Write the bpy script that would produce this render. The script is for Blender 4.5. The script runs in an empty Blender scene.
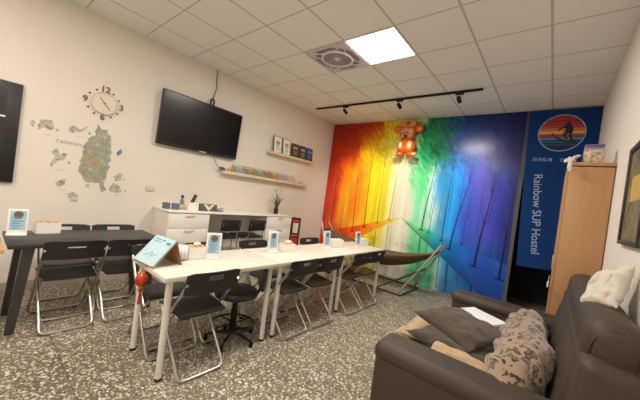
import bpy, bmesh, math, random
import numpy as np
from mathutils import Vector, Matrix, noise
PI = math.pi
random.seed(7)
S = bpy.context.scene
COL = S.collection
W, H = 4.6226, 3.1414          # room width (x) and ceiling height; left wall x=0, mural wall y=0
YB = -7.2                      # wall behind the camera

# ------------------------------------------------------------------ materials
def lin(c):
    return tuple(((v/255)/12.92 if v/255 <= .04045 else (((v/255)+.055)/1.055)**2.4) for v in c)

def nd(nt, t, **k):
    n = nt.nodes.new(t)
    for a, v in k.items(): setattr(n, a, v)
    return n

def mat(name, rgb, rough=.55, metal=0., var=.06, scale=14., bump=0., bscale=None, spec=.5, coat=0., sheen=0., alpha=1., trans=0.):
    m = bpy.data.materials.new(name); m.use_nodes = True
    nt = m.node_tree; L = nt.links
    b = nt.nodes['Principled BSDF']
    b.inputs['Roughness'].default_value = rough
    b.inputs['Metallic'].default_value = metal
    b.inputs['Specular IOR Level'].default_value = spec
    b.inputs['Coat Weight'].default_value = coat
    b.inputs['Sheen Weight'].default_value = sheen
    b.inputs['Alpha'].default_value = alpha
    b.inputs['Transmission Weight'].default_value = trans
    c = lin(rgb)
    tc = nd(nt, 'ShaderNodeTexCoord')
    nz = nd(nt, 'ShaderNodeTexNoise'); nz.inputs['Scale'].default_value = scale; nz.inputs['Detail'].default_value = 3
    L.new(tc.outputs['Object'], nz.inputs['Vector'])
    r = nd(nt, 'ShaderNodeValToRGB')
    r.color_ramp.elements[0].position = .25; r.color_ramp.elements[1].position = .75
    r.color_ramp.elements[0].color = (*[v*(1-var) for v in c], 1)
    r.color_ramp.elements[1].color = (*[min(1, v*(1+var)) for v in c], 1)
    L.new(nz.outputs['Fac'], r.inputs['Fac']); L.new(r.outputs['Color'], b.inputs['Base Color'])
    if bump:
        n2 = nd(nt, 'ShaderNodeTexNoise'); n2.inputs['Scale'].default_value = bscale or scale*6; n2.inputs['Detail'].default_value = 4
        L.new(tc.outputs['Object'], n2.inputs['Vector'])
        bp = nd(nt, 'ShaderNodeBump'); bp.inputs['Strength'].default_value = bump; bp.inputs['Distance'].default_value = .01
        L.new(n2.outputs['Fac'], bp.inputs['Height']); L.new(bp.outputs['Normal'], b.inputs['Normal'])
    return m

def emit(name, rgb, strength):
    m = bpy.data.materials.new(name); m.use_nodes = True
    b = m.node_tree.nodes['Principled BSDF']
    b.inputs['Base Color'].default_value = (*lin(rgb), 1)
    b.inputs['Emission Color'].default_value = (*lin(rgb), 1)
    b.inputs['Emission Strength'].default_value = strength
    return m

def math_n(nt, op, a, b=None, c=None):
    n = nd(nt, 'ShaderNodeMath', operation=op)
    for i, v in enumerate((a, b, c)):
        if v is None: continue
        if isinstance(v, (int, float)): n.inputs[i].default_value = v
        else: nt.links.new(v, n.inputs[i])
    return n.outputs[0]

def mixc(nt, fac, a, b):
    n = nd(nt, 'ShaderNodeMix', data_type='RGBA')
    if isinstance(fac, (int, float)): n.inputs[0].default_value = fac
    else: nt.links.new(fac, n.inputs[0])
    for i, v in ((6, a), (7, b)):
        if isinstance(v, tuple): n.inputs[i].default_value = (*v, 1)
        else: nt.links.new(v, n.inputs[i])
    return n.outputs[2]

def ceiling_mat():
    m = bpy.data.materials.new('ceiling_tiles'); m.use_nodes = True; nt = m.node_tree; L = nt.links
    b = nt.nodes['Principled BSDF']; b.inputs['Roughness'].default_value = .9; b.inputs['Specular IOR Level'].default_value = .15
    tc = nd(nt, 'ShaderNodeTexCoord'); sx = nd(nt, 'ShaderNodeSeparateXYZ'); L.new(tc.outputs['Object'], sx.inputs[0])
    def line(sock, off, wdt):
        f = math_n(nt, 'FRACT', math_n(nt, 'DIVIDE', math_n(nt, 'ADD', sock, off), .6))
        d = math_n(nt, 'ABSOLUTE', math_n(nt, 'SUBTRACT', f, .5))
        return math_n(nt, 'GREATER_THAN', d, .5-wdt)
    lx = line(sx.outputs[0], 6-.473, .017); ly = line(sx.outputs[1], 12+.512, .011)
    nz = nd(nt, 'ShaderNodeTexNoise'); nz.inputs['Scale'].default_value = 90; nz.inputs['Detail'].default_value = 4
    L.new(tc.outputs['Object'], nz.inputs['Vector'])
    n2 = nd(nt, 'ShaderNodeTexNoise'); n2.inputs['Scale'].default_value = 1.3; L.new(tc.outputs['Object'], n2.inputs['Vector'])
    t = mixc(nt, nz.outputs['Fac'], lin((232, 229, 224)), lin((244, 241, 236)))
    t = mixc(nt, math_n(nt, 'MULTIPLY', n2.outputs['Fac'], .25), t, lin((222, 218, 211)))
    c = mixc(nt, ly, t, lin((180, 174, 165))); c = mixc(nt, lx, c, lin((188, 182, 173)))
    L.new(c, b.inputs['Base Color'])
    h = math_n(nt, 'SUBTRACT', math_n(nt, 'MULTIPLY', nz.outputs['Fac'], .25), math_n(nt, 'MAXIMUM', lx, ly))
    bp = nd(nt, 'ShaderNodeBump'); bp.inputs['Strength'].default_value = .25; bp.inputs['Distance'].default_value = .01
    L.new(h, bp.inputs['Height']); L.new(bp.outputs['Normal'], b.inputs['Normal'])
    return m

def terrazzo_mat():
    m = bpy.data.materials.new('terrazzo'); m.use_nodes = True; nt = m.node_tree; L = nt.links
    b = nt.nodes['Principled BSDF']; b.inputs['Roughness'].default_value = .42; b.inputs['Specular IOR Level'].default_value = .3
    tc = nd(nt, 'ShaderNodeTexCoord')
    dn = nd(nt, 'ShaderNodeTexNoise'); dn.inputs['Scale'].default_value = 30; L.new(tc.outputs['Object'], dn.inputs['Vector'])
    va = nd(nt, 'ShaderNodeVectorMath', operation='MULTIPLY_ADD'); L.new(dn.outputs['Color'], va.inputs[0])
    va.inputs[1].default_value = (.02, .02, .02); L.new(tc.outputs['Object'], va.inputs[2])
    def layer(scale, thr, soft):
        v = nd(nt, 'ShaderNodeTexVoronoi', feature='F1'); v.inputs['Scale'].default_value = scale; v.inputs['Randomness'].default_value = 1
        L.new(va.outputs[0], v.inputs['Vector'])
        sc = nd(nt, 'ShaderNodeSeparateColor'); L.new(v.outputs['Color'], sc.inputs[0])
        rad = math_n(nt, 'MULTIPLY_ADD', sc.outputs[0], .42, .2)
        inside = nd(nt, 'ShaderNodeMapRange'); L.new(math_n(nt, 'SUBTRACT', rad, v.outputs['Distance']), inside.inputs[0])
        inside.inputs[1].default_value = -.02; inside.inputs[2].default_value = soft
        pick = math_n(nt, 'GREATER_THAN', sc.outputs[1], thr)
        return math_n(nt, 'MULTIPLY', inside.outputs[0], pick), sc
    a1, s1 = layer(52, .14, .10); a2, s2 = layer(90, .2, .10)
    big = nd(nt, 'ShaderNodeTexNoise'); big.inputs['Scale'].default_value = 2.5; L.new(tc.outputs['Object'], big.inputs['Vector'])
    base = mixc(nt, big.outputs['Fac'], lin((84, 76, 64)), lin((110, 101, 86)))
    chip1 = mixc(nt, s1.outputs[2], lin((128, 117, 98)), lin((244, 234, 212)))
    chip2 = mixc(nt, s2.outputs[2], lin((62, 56, 48)), lin((196, 184, 162)))
    c = mixc(nt, a2, base, chip2); c = mixc(nt, a1, c, chip1)
    sx = nd(nt, 'ShaderNodeSeparateXYZ'); L.new(tc.outputs['Object'], sx.inputs[0])
    def joint(sock, off):
        f = math_n(nt, 'FRACT', math_n(nt, 'DIVIDE', math_n(nt, 'ADD', sock, off), 1.2))
        return math_n(nt, 'LESS_THAN', f, .006)
    j = math_n(nt, 'MAXIMUM', joint(sx.outputs[0], 1.2-.2), joint(sx.outputs[1], 12+.1))
    c = mixc(nt, math_n(nt, 'MULTIPLY', j, .75), c, lin((66, 59, 49)))
    L.new(c, b.inputs['Base Color'])
    return m

def attr_mat(name, attr, rough, spec=.5):
    m = bpy.data.materials.new(name); m.use_nodes = True; nt = m.node_tree
    b = nt.nodes['Principled BSDF']; b.inputs['Roughness'].default_value = rough; b.inputs['Specular IOR Level'].default_value = spec
    a = nd(nt, 'ShaderNodeAttribute', attribute_name=attr)
    nt.links.new(a.outputs['Color'], b.inputs['Base Color'])
    return m

def wood_mat(name, c1, c2, rough=.45, sc=(30, 30, 2.2)):
    m = bpy.data.materials.new(name); m.use_nodes = True; nt = m.node_tree; L = nt.links
    b = nt.nodes['Principled BSDF']; b.inputs['Roughness'].default_value = rough
    tc = nd(nt, 'ShaderNodeTexCoord'); mp = nd(nt, 'ShaderNodeMapping'); mp.inputs['Scale'].default_value = sc
    L.new(tc.outputs['Object'], mp.inputs['Vector'])
    nz = nd(nt, 'ShaderNodeTexNoise'); nz.inputs['Scale'].default_value = 2.2; nz.inputs['Detail'].default_value = 6; nz.inputs['Distortion'].default_value = .6
    L.new(mp.outputs[0], nz.inputs['Vector'])
    L.new(mixc(nt, nz.outputs['Fac'], lin(c1), lin(c2)), b.inputs['Base Color'])
    return m

def spots_mat(name, c_base, c_spot, c_dark, scale):
    m = bpy.data.materials.new(name); m.use_nodes = True; nt = m.node_tree; L = nt.links
    b = nt.nodes['Principled BSDF']; b.inputs['Roughness'].default_value = .95; b.inputs['Sheen Weight'].default_value = .4; b.inputs['Specular IOR Level'].default_value = .1
    tc = nd(nt, 'ShaderNodeTexCoord')
    dn = nd(nt, 'ShaderNodeTexNoise'); dn.inputs['Scale'].default_value = 14; L.new(tc.outputs['Object'], dn.inputs['Vector'])
    va = nd(nt, 'ShaderNodeVectorMath', operation='MULTIPLY_ADD'); L.new(dn.outputs['Color'], va.inputs[0])
    va.inputs[1].default_value = (.06, .06, .06); L.new(tc.outputs['Object'], va.inputs[2])
    v = nd(nt, 'ShaderNodeTexVoronoi', feature='F1'); v.inputs['Scale'].default_value = scale; L.new(va.outputs[0], v.inputs['Vector'])
    d = v.outputs['Distance']
    ring = math_n(nt, 'LESS_THAN', math_n(nt, 'ABSOLUTE', math_n(nt, 'SUBTRACT', d, .38)), .10)
    mid = math_n(nt, 'LESS_THAN', d, .28)
    gap = math_n(nt, 'GREATER_THAN', dn.outputs['Fac'], .42)
    c = mixc(nt, mid, lin(c_base), lin(c_spot)); c = mixc(nt, math_n(nt, 'MULTIPLY', ring, gap), c, lin(c_dark))
    L.new(c, b.inputs['Base Color'])
    n2 = nd(nt, 'ShaderNodeTexNoise'); n2.inputs['Scale'].default_value = 60; L.new(tc.outputs['Object'], n2.inputs['Vector'])
    bp = nd(nt, 'ShaderNodeBump'); bp.inputs['Strength'].default_value = .4; bp.inputs['Distance'].default_value = .01
    L.new(n2.outputs['Fac'], bp.inputs['Height']); L.new(bp.outputs['Normal'], b.inputs['Normal'])
    return m

def patch_mat(name, cols, scale, rough=.8):
    """irregular printed patches of several colours"""
    m = bpy.data.materials.new(name); m.use_nodes = True; nt = m.node_tree; L = nt.links
    b = nt.nodes['Principled BSDF']; b.inputs['Roughness'].default_value = rough; b.inputs['Specular IOR Level'].default_value = .2
    tc = nd(nt, 'ShaderNodeTexCoord')
    nz = nd(nt, 'ShaderNodeTexNoise'); nz.inputs['Scale'].default_value = scale; nz.inputs['Detail'].default_value = 3; nz.inputs['Distortion'].default_value = .5
    L.new(tc.outputs['Object'], nz.inputs['Vector'])
    r = nd(nt, 'ShaderNodeValToRGB'); r.color_ramp.interpolation = 'CONSTANT' if rough > .85 else 'LINEAR'
    e = r.color_ramp.elements; n = len(cols)
    for i, c in enumerate(cols):
        p = .3+.4*i/max(1, n-1)
        if i < 2: e[i].position = p; el = e[i]
        else: el = e.new(p)
        el.color = (*lin(c), 1)
    L.new(nz.outputs['Fac'], r.inputs['Fac']); L.new(r.outputs['Color'], b.inputs['Base Color'])
    return m

M = dict(
    wall=mat('warm_white_paint', (226, 217, 207), .85, var=.02, scale=2, bump=.12, bscale=160, spec=.2),
    wall_r=mat('off_white_paint', (222, 214, 206), .85, var=.02, scale=2, bump=.12, bscale=160, spec=.2),
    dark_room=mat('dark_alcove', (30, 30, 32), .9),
    grey_jamb=mat('grey_jamb', (66, 70, 74), .7),
    base=mat('baseboard_grey', (176, 166, 154), .6, var=.1, scale=40),
    ceil=ceiling_mat(), floor=terrazzo_mat(),
    table_lam=mat('table_laminate', (216, 210, 196), .38, var=.015),
    white_lam=mat('white_laminate', (240, 235, 225), .38, var=.015),
    white_mtl=mat('white_painted_metal', (222, 218, 210), .4, var=.02),
    white_pl=mat('white_plastic', (236, 234, 228), .35, var=.015),
    black_pl=mat('black_plastic', (13, 12, 11), .5, var=.1, bump=.08, bscale=300),
    brownblk=mat('dark_seat_plastic', (15, 14, 13), .5, var=.1),
    black_top=mat('black_brown_laminate', (27, 25, 24), .45, var=.12),
    black_mtl=mat('black_metal', (18, 17, 17), .4, metal=.6),
    darkgrey_mtl=mat('dark_grey_metal', (70, 68, 66), .42, metal=.7),
    chrome=mat('brushed_steel', (196, 192, 186), .28, metal=1., var=.05),
    rubber=mat('black_rubber', (22, 22, 22), .8),
    screen=mat('tv_screen', (9, 9, 10), .22, spec=.4),
    bezel=mat('tv_bezel', (20, 19, 19), .35),
    silver=mat('silver_badge', (215, 215, 215), .3, metal=.3),
    lwood=wood_mat('light_shelf_wood', (208, 186, 150), (226, 208, 174), sc=(30, 2, 30)),
    cabwood=wood_mat('oak_veneer', (160, 112, 68), (182, 134, 88), sc=(26, 26, 1.6)),
    pine=wood_mat('pine', (176, 128, 74), (202, 156, 100)),
    cardboard=mat('cardboard', (150, 112, 72), .85),
    leather=mat('brown_leather', (54, 43, 35), .58, var=.10, scale=6, bump=.18, bscale=220, spec=.3),
    seam=mat('brown_seam', (44, 35, 29), .7),
    cush=mat('brown_cotton', (66, 56, 48), .95, var=.1, scale=20, bump=.3, bscale=400, sheen=.2, spec=.1),
    cush2=mat('dark_brown_cotton', (58, 49, 43), .95, var=.1, scale=20, bump=.3, bscale=400, sheen=.2, spec=.1),
    beige=mat('beige_fleece', (172, 146, 110), .95, var=.1, scale=20, bump=.3, bscale=300, sheen=.3, spec=.1),
    paper=mat('white_paper', (226, 228, 234), .7, var=.02),
    blue_card=patch_mat('pale_blue_print', [(134, 176, 204), (160, 196, 218), (196, 218, 228)], 9, .6),
    binder=patch_mat('pale_blue_cover', [(164, 200, 214), (176, 208, 220), (188, 216, 226)], 3, .6),
    ink=mat('dark_blue_ink', (84, 120, 146), .8),
    ink_l=mat('grey_ink', (120, 128, 130), .8),
    orange=mat('orange_print', (214, 110, 50), .7),
    brown_p=mat('brown_print', (108, 74, 52), .7),
    maroon=mat('maroon_sticker', (110, 20, 26), .5),
    dial=mat('cream_dial', (222, 210, 186), .5, var=.03),
    rim=mat('pale_rim', (206, 196, 182), .4),
    hand=mat('dark_hand', (96, 84, 78), .5),
    led=emit('panel_diffuser', (255, 244, 224), 13.0),
    spotface=emit('spot_lens', (255, 236, 205), 6.0),
    fan=mat('lavender_plastic', (200, 190, 200), .5), fan_d=mat('mauve_grille', (128, 118, 134), .6), fan_w=mat('pale_ring', (226, 218, 222), .4),
    banner=mat('blue_cloth', (10, 46, 104), .85, var=.08, scale=3, bump=.2, bscale=400, spec=.15),
    text=mat('banner_lettering', (150, 172, 204), .8),
    hamm=mat('brown_canvas', (92, 76, 56), .9, var=.12, scale=10, bump=.25, bscale=400, spec=.1),
    red=mat('red_plastic', (176, 30, 26), .4), redfoil=mat('red_foil', (190, 52, 24), .28, metal=.35, var=.35, scale=30),
    gold=mat('gold_trim', (206, 150, 60), .35, metal=.6),
    foil=mat('orange_foil', (226, 104, 30), .2, metal=.45, var=.2, scale=9), foil_l=mat('pale_foil', (240, 190, 140), .22, metal=.25),
    foil_face=mat('peach_foil', (226, 158, 112), .25, metal=.2), foil_d=mat('dark_foil', (70, 36, 22), .3), foil_g=mat('green_foil', (30, 110, 60), .25, metal=.3),
    pinkpaper=mat('pale_notice', (220, 190, 178), .8),
    leaf=mat('dark_grass', (56, 64, 42), .7, var=.3, scale=20), straw=mat('straw_plume', (196, 178, 140), .8),
    navy=mat('navy_ceramic', (84, 100, 118), .45), tealbox=mat('dark_green_box', (66, 78, 72), .6), cream=mat('cream_paper', (222, 212, 184), .7),
    yellow=mat('yellow_plastic', (226, 176, 24), .4), bluecord=mat('blue_cord', (50, 96, 130), .5),
    leopard=spots_mat('leopard_fleece', (146, 122, 102), (108, 86, 70), (42, 32, 27), 30),
    floral=patch_mat('floral_print', [(104, 100, 104), (190, 184, 174), (204, 198, 186), (200, 190, 174), (176, 104, 66)], 9, .8),
    art=patch_mat('framed_print', [(60, 58, 48), (96, 88, 66), (126, 108, 72), (90, 78, 58)], 8, .6),
    frame_b=mat('black_frame', (30, 25, 22), .4),
    glass_b=mat('board_black', (18, 19, 18), .35),
    bag=mat('white_plastic_bag', (214, 212, 208), .45, alpha=.95), purple=mat('purple_lid', (84, 72, 130), .4),
    nuts=patch_mat('corks', [(120, 84, 52), (196, 160, 112), (226, 200, 156), (104, 72, 44)], 40, .9),
    clear=mat('clear_jar', (235, 235, 235), .08, alpha=.22),
)
def simple(name, rgb, rough=.7): 
    if name not in M: M[name] = mat(name, rgb, rough, var=.03)
    return M[name]

# ------------------------------------------------------------------ mesh helpers
class MB:
    def __init__(s): s.bm = bmesh.new()
    def _merge(s, b):
        me = bpy.data.meshes.new('t'); b.to_mesh(me); b.free(); s.bm.from_mesh(me); bpy.data.meshes.remove(me); return s
    def box(s, c, d, r=0., rot=None, seg=2, taper=None):
        b = bmesh.new(); bmesh.ops.create_cube(b, size=1)
        for v in b.verts:
            v.co = Vector((v.co.x*d[0], v.co.y*d[1], v.co.z*d[2]))
            if taper and v.co.z < 0: v.co.x *= taper; v.co.y *= taper
        if r: bmesh.ops.bevel(b, geom=list(b.edges), offset=r, segments=seg, profile=.5, affect='EDGES')
        mt = Matrix.Translation(Vector(c))
        if rot: mt = mt @ rot.to_4x4()
        bmesh.ops.transform(b, matrix=mt, verts=b.verts)
        return s._merge(b)
    def tube(s, pts, r, n=10, closed=False, r2=None):
        P = [Vector(p) for p in pts]; b = bmesh.new(); rings = []
        N = len(P); prev = None
        for i, p in enumerate(P):
            if closed: t = (P[(i+1) % N]-P[i-1]).normalized()
            else: t = ((P[i+1]-p).normalized() if i == 0 else (p-P[i-1]).normalized() if i == N-1 else ((P[i+1]-p).normalized()+(p-P[i-1]).normalized()).normalized())
            if prev is None:
                a = Vector((0, 0, 1)) if abs(t.z) < .9 else Vector((1, 0, 0)); u = t.cross(a).normalized()
            else:
                u = (prev-t*prev.dot(t)).normalized()
            prev = u; v = t.cross(u)
            rr = r if r2 is None else r+(r2-r)*i/max(1, N-1)
            rings.append([b.verts.new(p+(u*math.cos(2*PI*k/n)+v*math.sin(2*PI*k/n))*rr) for k in range(n)])
        M_ = N if closed else N-1
        for i in range(M_):
            A, B = rings[i], rings[(i+1) % N]
            for k in range(n): b.faces.new((A[k], A[(k+1) % n], B[(k+1) % n], B[k]))
        if not closed: b.faces.new(rings[0][::-1]); b.faces.new(rings[-1])
        bmesh.ops.recalc_face_normals(b, faces=b.faces)
        return s._merge(b)
    def lathe(s, prof, n=24, c=(0, 0, 0), rot=None):
        b = bmesh.new(); rings = []
        for r, z in prof:
            rings.append([b.verts.new((r*math.cos(2*PI*k/n), r*math.sin(2*PI*k/n), z)) for k in range(n)] if r > 1e-6 else [b.verts.new((0, 0, z))])
        for A, B in zip(rings, rings[1:]):
            if len(A) == 1 and len(B) == 1: continue
            for k in range(n):
                k2 = (k+1) % n
                if len(A) == 1: b.faces.new((A[0], B[k2], B[k]))
                elif len(B) == 1: b.faces.new((A[k], A[k2], B[0]))
                else: b.faces.new((A[k], A[k2], B[k2], B[k]))
        if len(rings[0]) > 1: b.faces.new(rings[0][::-1])
        if len(rings[-1]) > 1: b.faces.new(rings[-1])
        bmesh.ops.recalc_face_normals(b, faces=b.faces)
        mt = Matrix.Translation(Vector(c))
        if rot: mt = mt @ rot.to_4x4()
        bmesh.ops.transform(b, matrix=mt, verts=b.verts)
        return s._merge(b)
    def ell(s, c, rad, seg=20, rot=None):
        b = bmesh.new(); bmesh.ops.create_uvsphere(b, u_segments=seg, v_segments=max(8, seg*2//3), radius=1)
        for v in b.verts: v.co = Vector((v.co.x*rad[0], v.co.y*rad[1], v.co.z*rad[2]))
        mt = Matrix.Translation(Vector(c))
        if rot: mt = mt @ rot.to_4x4()
        bmesh.ops.transform(b, matrix=mt, verts=b.verts)
        return s._merge(b)
    def prism(s, pts, axis, a, bb):
        """extrude a closed 2-D outline along axis ('x','y' or 'z') from a to bb; pts are the other two coords in xyz order"""
        b = bmesh.new()
        def mk(p, t):
            return Vector((t, p[0], p[1])) if axis == 'x' else Vector((p[0], t, p[1])) if axis == 'y' else Vector((p[0], p[1], t))
        A = [b.verts.new(mk(p, a)) for p in pts]; B = [b.verts.new(mk(p, bb)) for p in pts]
        n = len(pts)
        b.faces.new(A); b.faces.new(B[::-1])
        for k in range(n): b.faces.new((A[k], B[k], B[(k+1) % n], A[(k+1) % n]))
        bmesh.ops.recalc_face_normals(b, faces=b.faces)
        return s._merge(b)
    def xf(s, m):
        bmesh.ops.transform(s.bm, matrix=m, verts=s.bm.verts); return s
    def build(s, name, m, parent=None, smooth=40, bevel=0):
        me = bpy.data.meshes.new(name); s.bm.to_mesh(me); s.bm.free()
        o = bpy.data.objects.new(name, me); COL.objects.link(o)
        me.materials.append(m)
        if smooth:
            me.polygons.foreach_set('use_smooth', [True]*len(me.polygons)); me.set_sharp_from_angle(angle=math.radians(smooth))
        if parent: o.parent = parent
        return o

def tag(o, label=None, cat=None, group=None, kind=None):
    if label: o['label'] = label
    if cat: o['category'] = cat
    if group: o['group'] = group
    if kind: o['kind'] = kind
    return o
def thing(name, label, cat, loc=(0, 0, 0), rz=0, group=None, rot=None):
    o = bpy.data.objects.new(name, None); COL.objects.link(o); o.empty_display_size = .1
    o.location = loc; o.rotation_euler = rot or (0, 0, rz)
    return tag(o, label, cat, group)
def copy_thing(root, loc, rz, label, group=None, rot=None):
    r = root.copy(); COL.objects.link(r); r.location = loc; r.rotation_euler = rot or (0, 0, rz); r['label'] = label
    if group: r['group'] = group
    for ch in list(root.children):
        c = ch.copy(); COL.objects.link(c); c.parent = r
        for g in list(ch.children):
            d = g.copy(); COL.objects.link(d); d.parent = c
    return r
def struct(name, mb, m, parent=None):
    o = mb.build(name, m, parent)
    if not parent: o['kind'] = 'structure'
    return o
def R3(x=0, y=0, z=0):
    return (Matrix.Rotation(z, 3, 'Z') @ Matrix.Rotation(y, 3, 'Y') @ Matrix.Rotation(x, 3, 'X'))
def text(name, body, size, m, parent, loc, rot, align='CENTER', ext=.001, sx=1., space=1., bold=0):
    cu = bpy.data.curves.new('t', 'FONT'); cu.body = body; cu.size = size; cu.align_x = align; cu.align_y = 'CENTER'; cu.extrude = ext; cu.space_character = space; cu.offset = bold
    to = bpy.data.objects.new('t', cu); COL.objects.link(to)
    dg = bpy.context.evaluated_depsgraph_get(); me = bpy.data.meshes.new_from_object(to.evaluated_get(dg))
    bpy.data.objects.remove(to); bpy.data.curves.remove(cu)
    me.name = name; me.materials.clear(); me.materials.append(m)
    o = bpy.data.objects.new(name, me); COL.objects.link(o); o.parent = parent; o.location = loc; o.rotation_euler = rot; o.scale = (sx, 1, 1)
    return o
def arc(cx, cy, r, a0, a1, n):
    return [(cx+r*math.cos(a0+(a1-a0)*i/n), cy+r*math.sin(a0+(a1-a0)*i/n)) for i in range(n+1)]
def fillet(pts, r, n=5):
    """round the inner corners of a 3-D polyline"""
    P = [Vector(p) for p in pts]; out = [P[0]]
    for a, b, c in zip(P, P[1:], P[2:]):
        u = (a-b).normalized(); v = (c-b).normalized()
        rr = min(r, (a-b).length*.45, (c-b).length*.45)
        p, q = b+u*rr, b+v*rr
        for i in range(n+1):
            t = i/n; out.append((1-t)**2*p+2*t*(1-t)*b+t*t*q)
    out.append(P[-1]); return out

# ------------------------------------------------------------------ setting
T = .12
struct('floor', MB().box((W/2, YB/2+.6, -.05), (W+2*T, -YB+1.6, .1)), M['floor'])
struct('ceiling', MB().box((W/2, YB/2, H+.05), (W+2*T, -YB+2*T, .1)), M['ceil'])
struct('wall_left', MB().box((-T/2, YB/2, H/2), (T, -YB, H)), M['wall'])
struct('wall_right', MB().box((W+T/2, YB/2, H/2), (T, -YB, H)), M['wall_r'])
struct('wall_back', MB().box((W/2, YB-T/2, H/2), (W+2*T, T, H)), M['wall_r'])
DX0, DX1, DZ = 3.83, 4.58, 2.1
mb = MB().box((DX0/2-T/2, T/2+.004, H/2), (DX0+T, T, H)).box(((DX1+W+T)/2, T/2+.004, H/2), (W+T-DX1, T, H)).box(((DX0+DX1)/2, T/2+.004, (DZ+H)/2), (DX1-DX0, T, H-DZ))
struct('wall_mural', mb, M['grey_jamb'])
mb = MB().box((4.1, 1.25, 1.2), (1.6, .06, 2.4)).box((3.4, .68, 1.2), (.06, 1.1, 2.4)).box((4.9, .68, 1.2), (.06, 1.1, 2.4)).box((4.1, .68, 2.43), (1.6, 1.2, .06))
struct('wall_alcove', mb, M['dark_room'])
struct('baseboard_left', MB().box((.006, YB/2, .05), (.012, -YB-.02, .1)), M['base'])

# mural: a painted panel with the picture carried as point colours
STOPS = [
 (3.14, [(0,140,22,14),(1.0,160,32,15),(1.25,186,58,10),(1.40,212,180,12),(1.65,222,200,60),(1.95,212,202,130),(2.12,170,190,140),(2.22,22,112,66),(2.6,14,96,72),(2.75,18,74,116),(2.95,14,48,116),(3.3,22,34,96),(3.78,10,20,74)]),
 (2.5, [(0,162,28,14),(.68,186,46,15),(.86,232,118,10),(1.02,238,170,12),(1.2,236,204,15),(1.6,230,215,84),(1.9,226,216,164),(2.06,120,190,130),(2.2,26,160,82),(2.55,24,144,98),(2.7,25,106,164),(2.95,28,76,176),(3.2,58,80,180),(3.5,28,40,120),(3.78,10,20,82)]),
 (2.0, [(0,178,34,15),(.32,206,54,15),(.5,244,116,15),(.75,252,178,22),(.92,242,112,20),(1.15,242,204,20),(1.5,236,216,40),(1.72,236,226,176),(2.0,226,228,204),(2.12,110,210,140),(2.32,60,190,110),(2.46,190,226,212),(2.6,60,152,224),(2.9,0,152,255),(3.1,58,92,228),(3.3,86,80,206),(3.55,34,50,164),(3.78,10,26,104)]),
 (1.3, [(0,196,42,22),(.3,214,62,28),(.45,250,122,20),(.62,255,192,34),(.78,246,112,20),(1.05,250,152,20),(1.25,246,216,20),(1.6,236,216,54),(1.8,236,226,194),(2.1,226,226,208),(2.22,124,216,162),(2.42,150,216,182),(2.52,192,222,216),(2.7,40,150,222),(2.95,8,140,255),(3.1,48,80,222),(3.4,66,70,202),(3.6,25,40,152),(3.78,10,25,112)]),
 (.5, [(0,200,60,30),(.5,236,92,32),(.9,246,190,44),(1.4,236,216,44),(1.7,228,220,190),(2.1,224,224,206),(2.25,90,194,124),(2.6,56,176,116),(2.75,160,206,196),(2.9,40,124,192),(3.2,20,84,174),(3.78,10,60,142)]),
 (0., [(0,206,80,44),(.5,236,120,50),(.9,244,204,90),(1.4,236,222,110),(1.7,230,224,204),(2.1,226,226,212),(2.25,120,200,140),(2.6,80,184,130),(2.75,180,214,206),(2.9,60,136,194),(3.2,30,96,176),(3.78,14,66,142)]),
]
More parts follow.
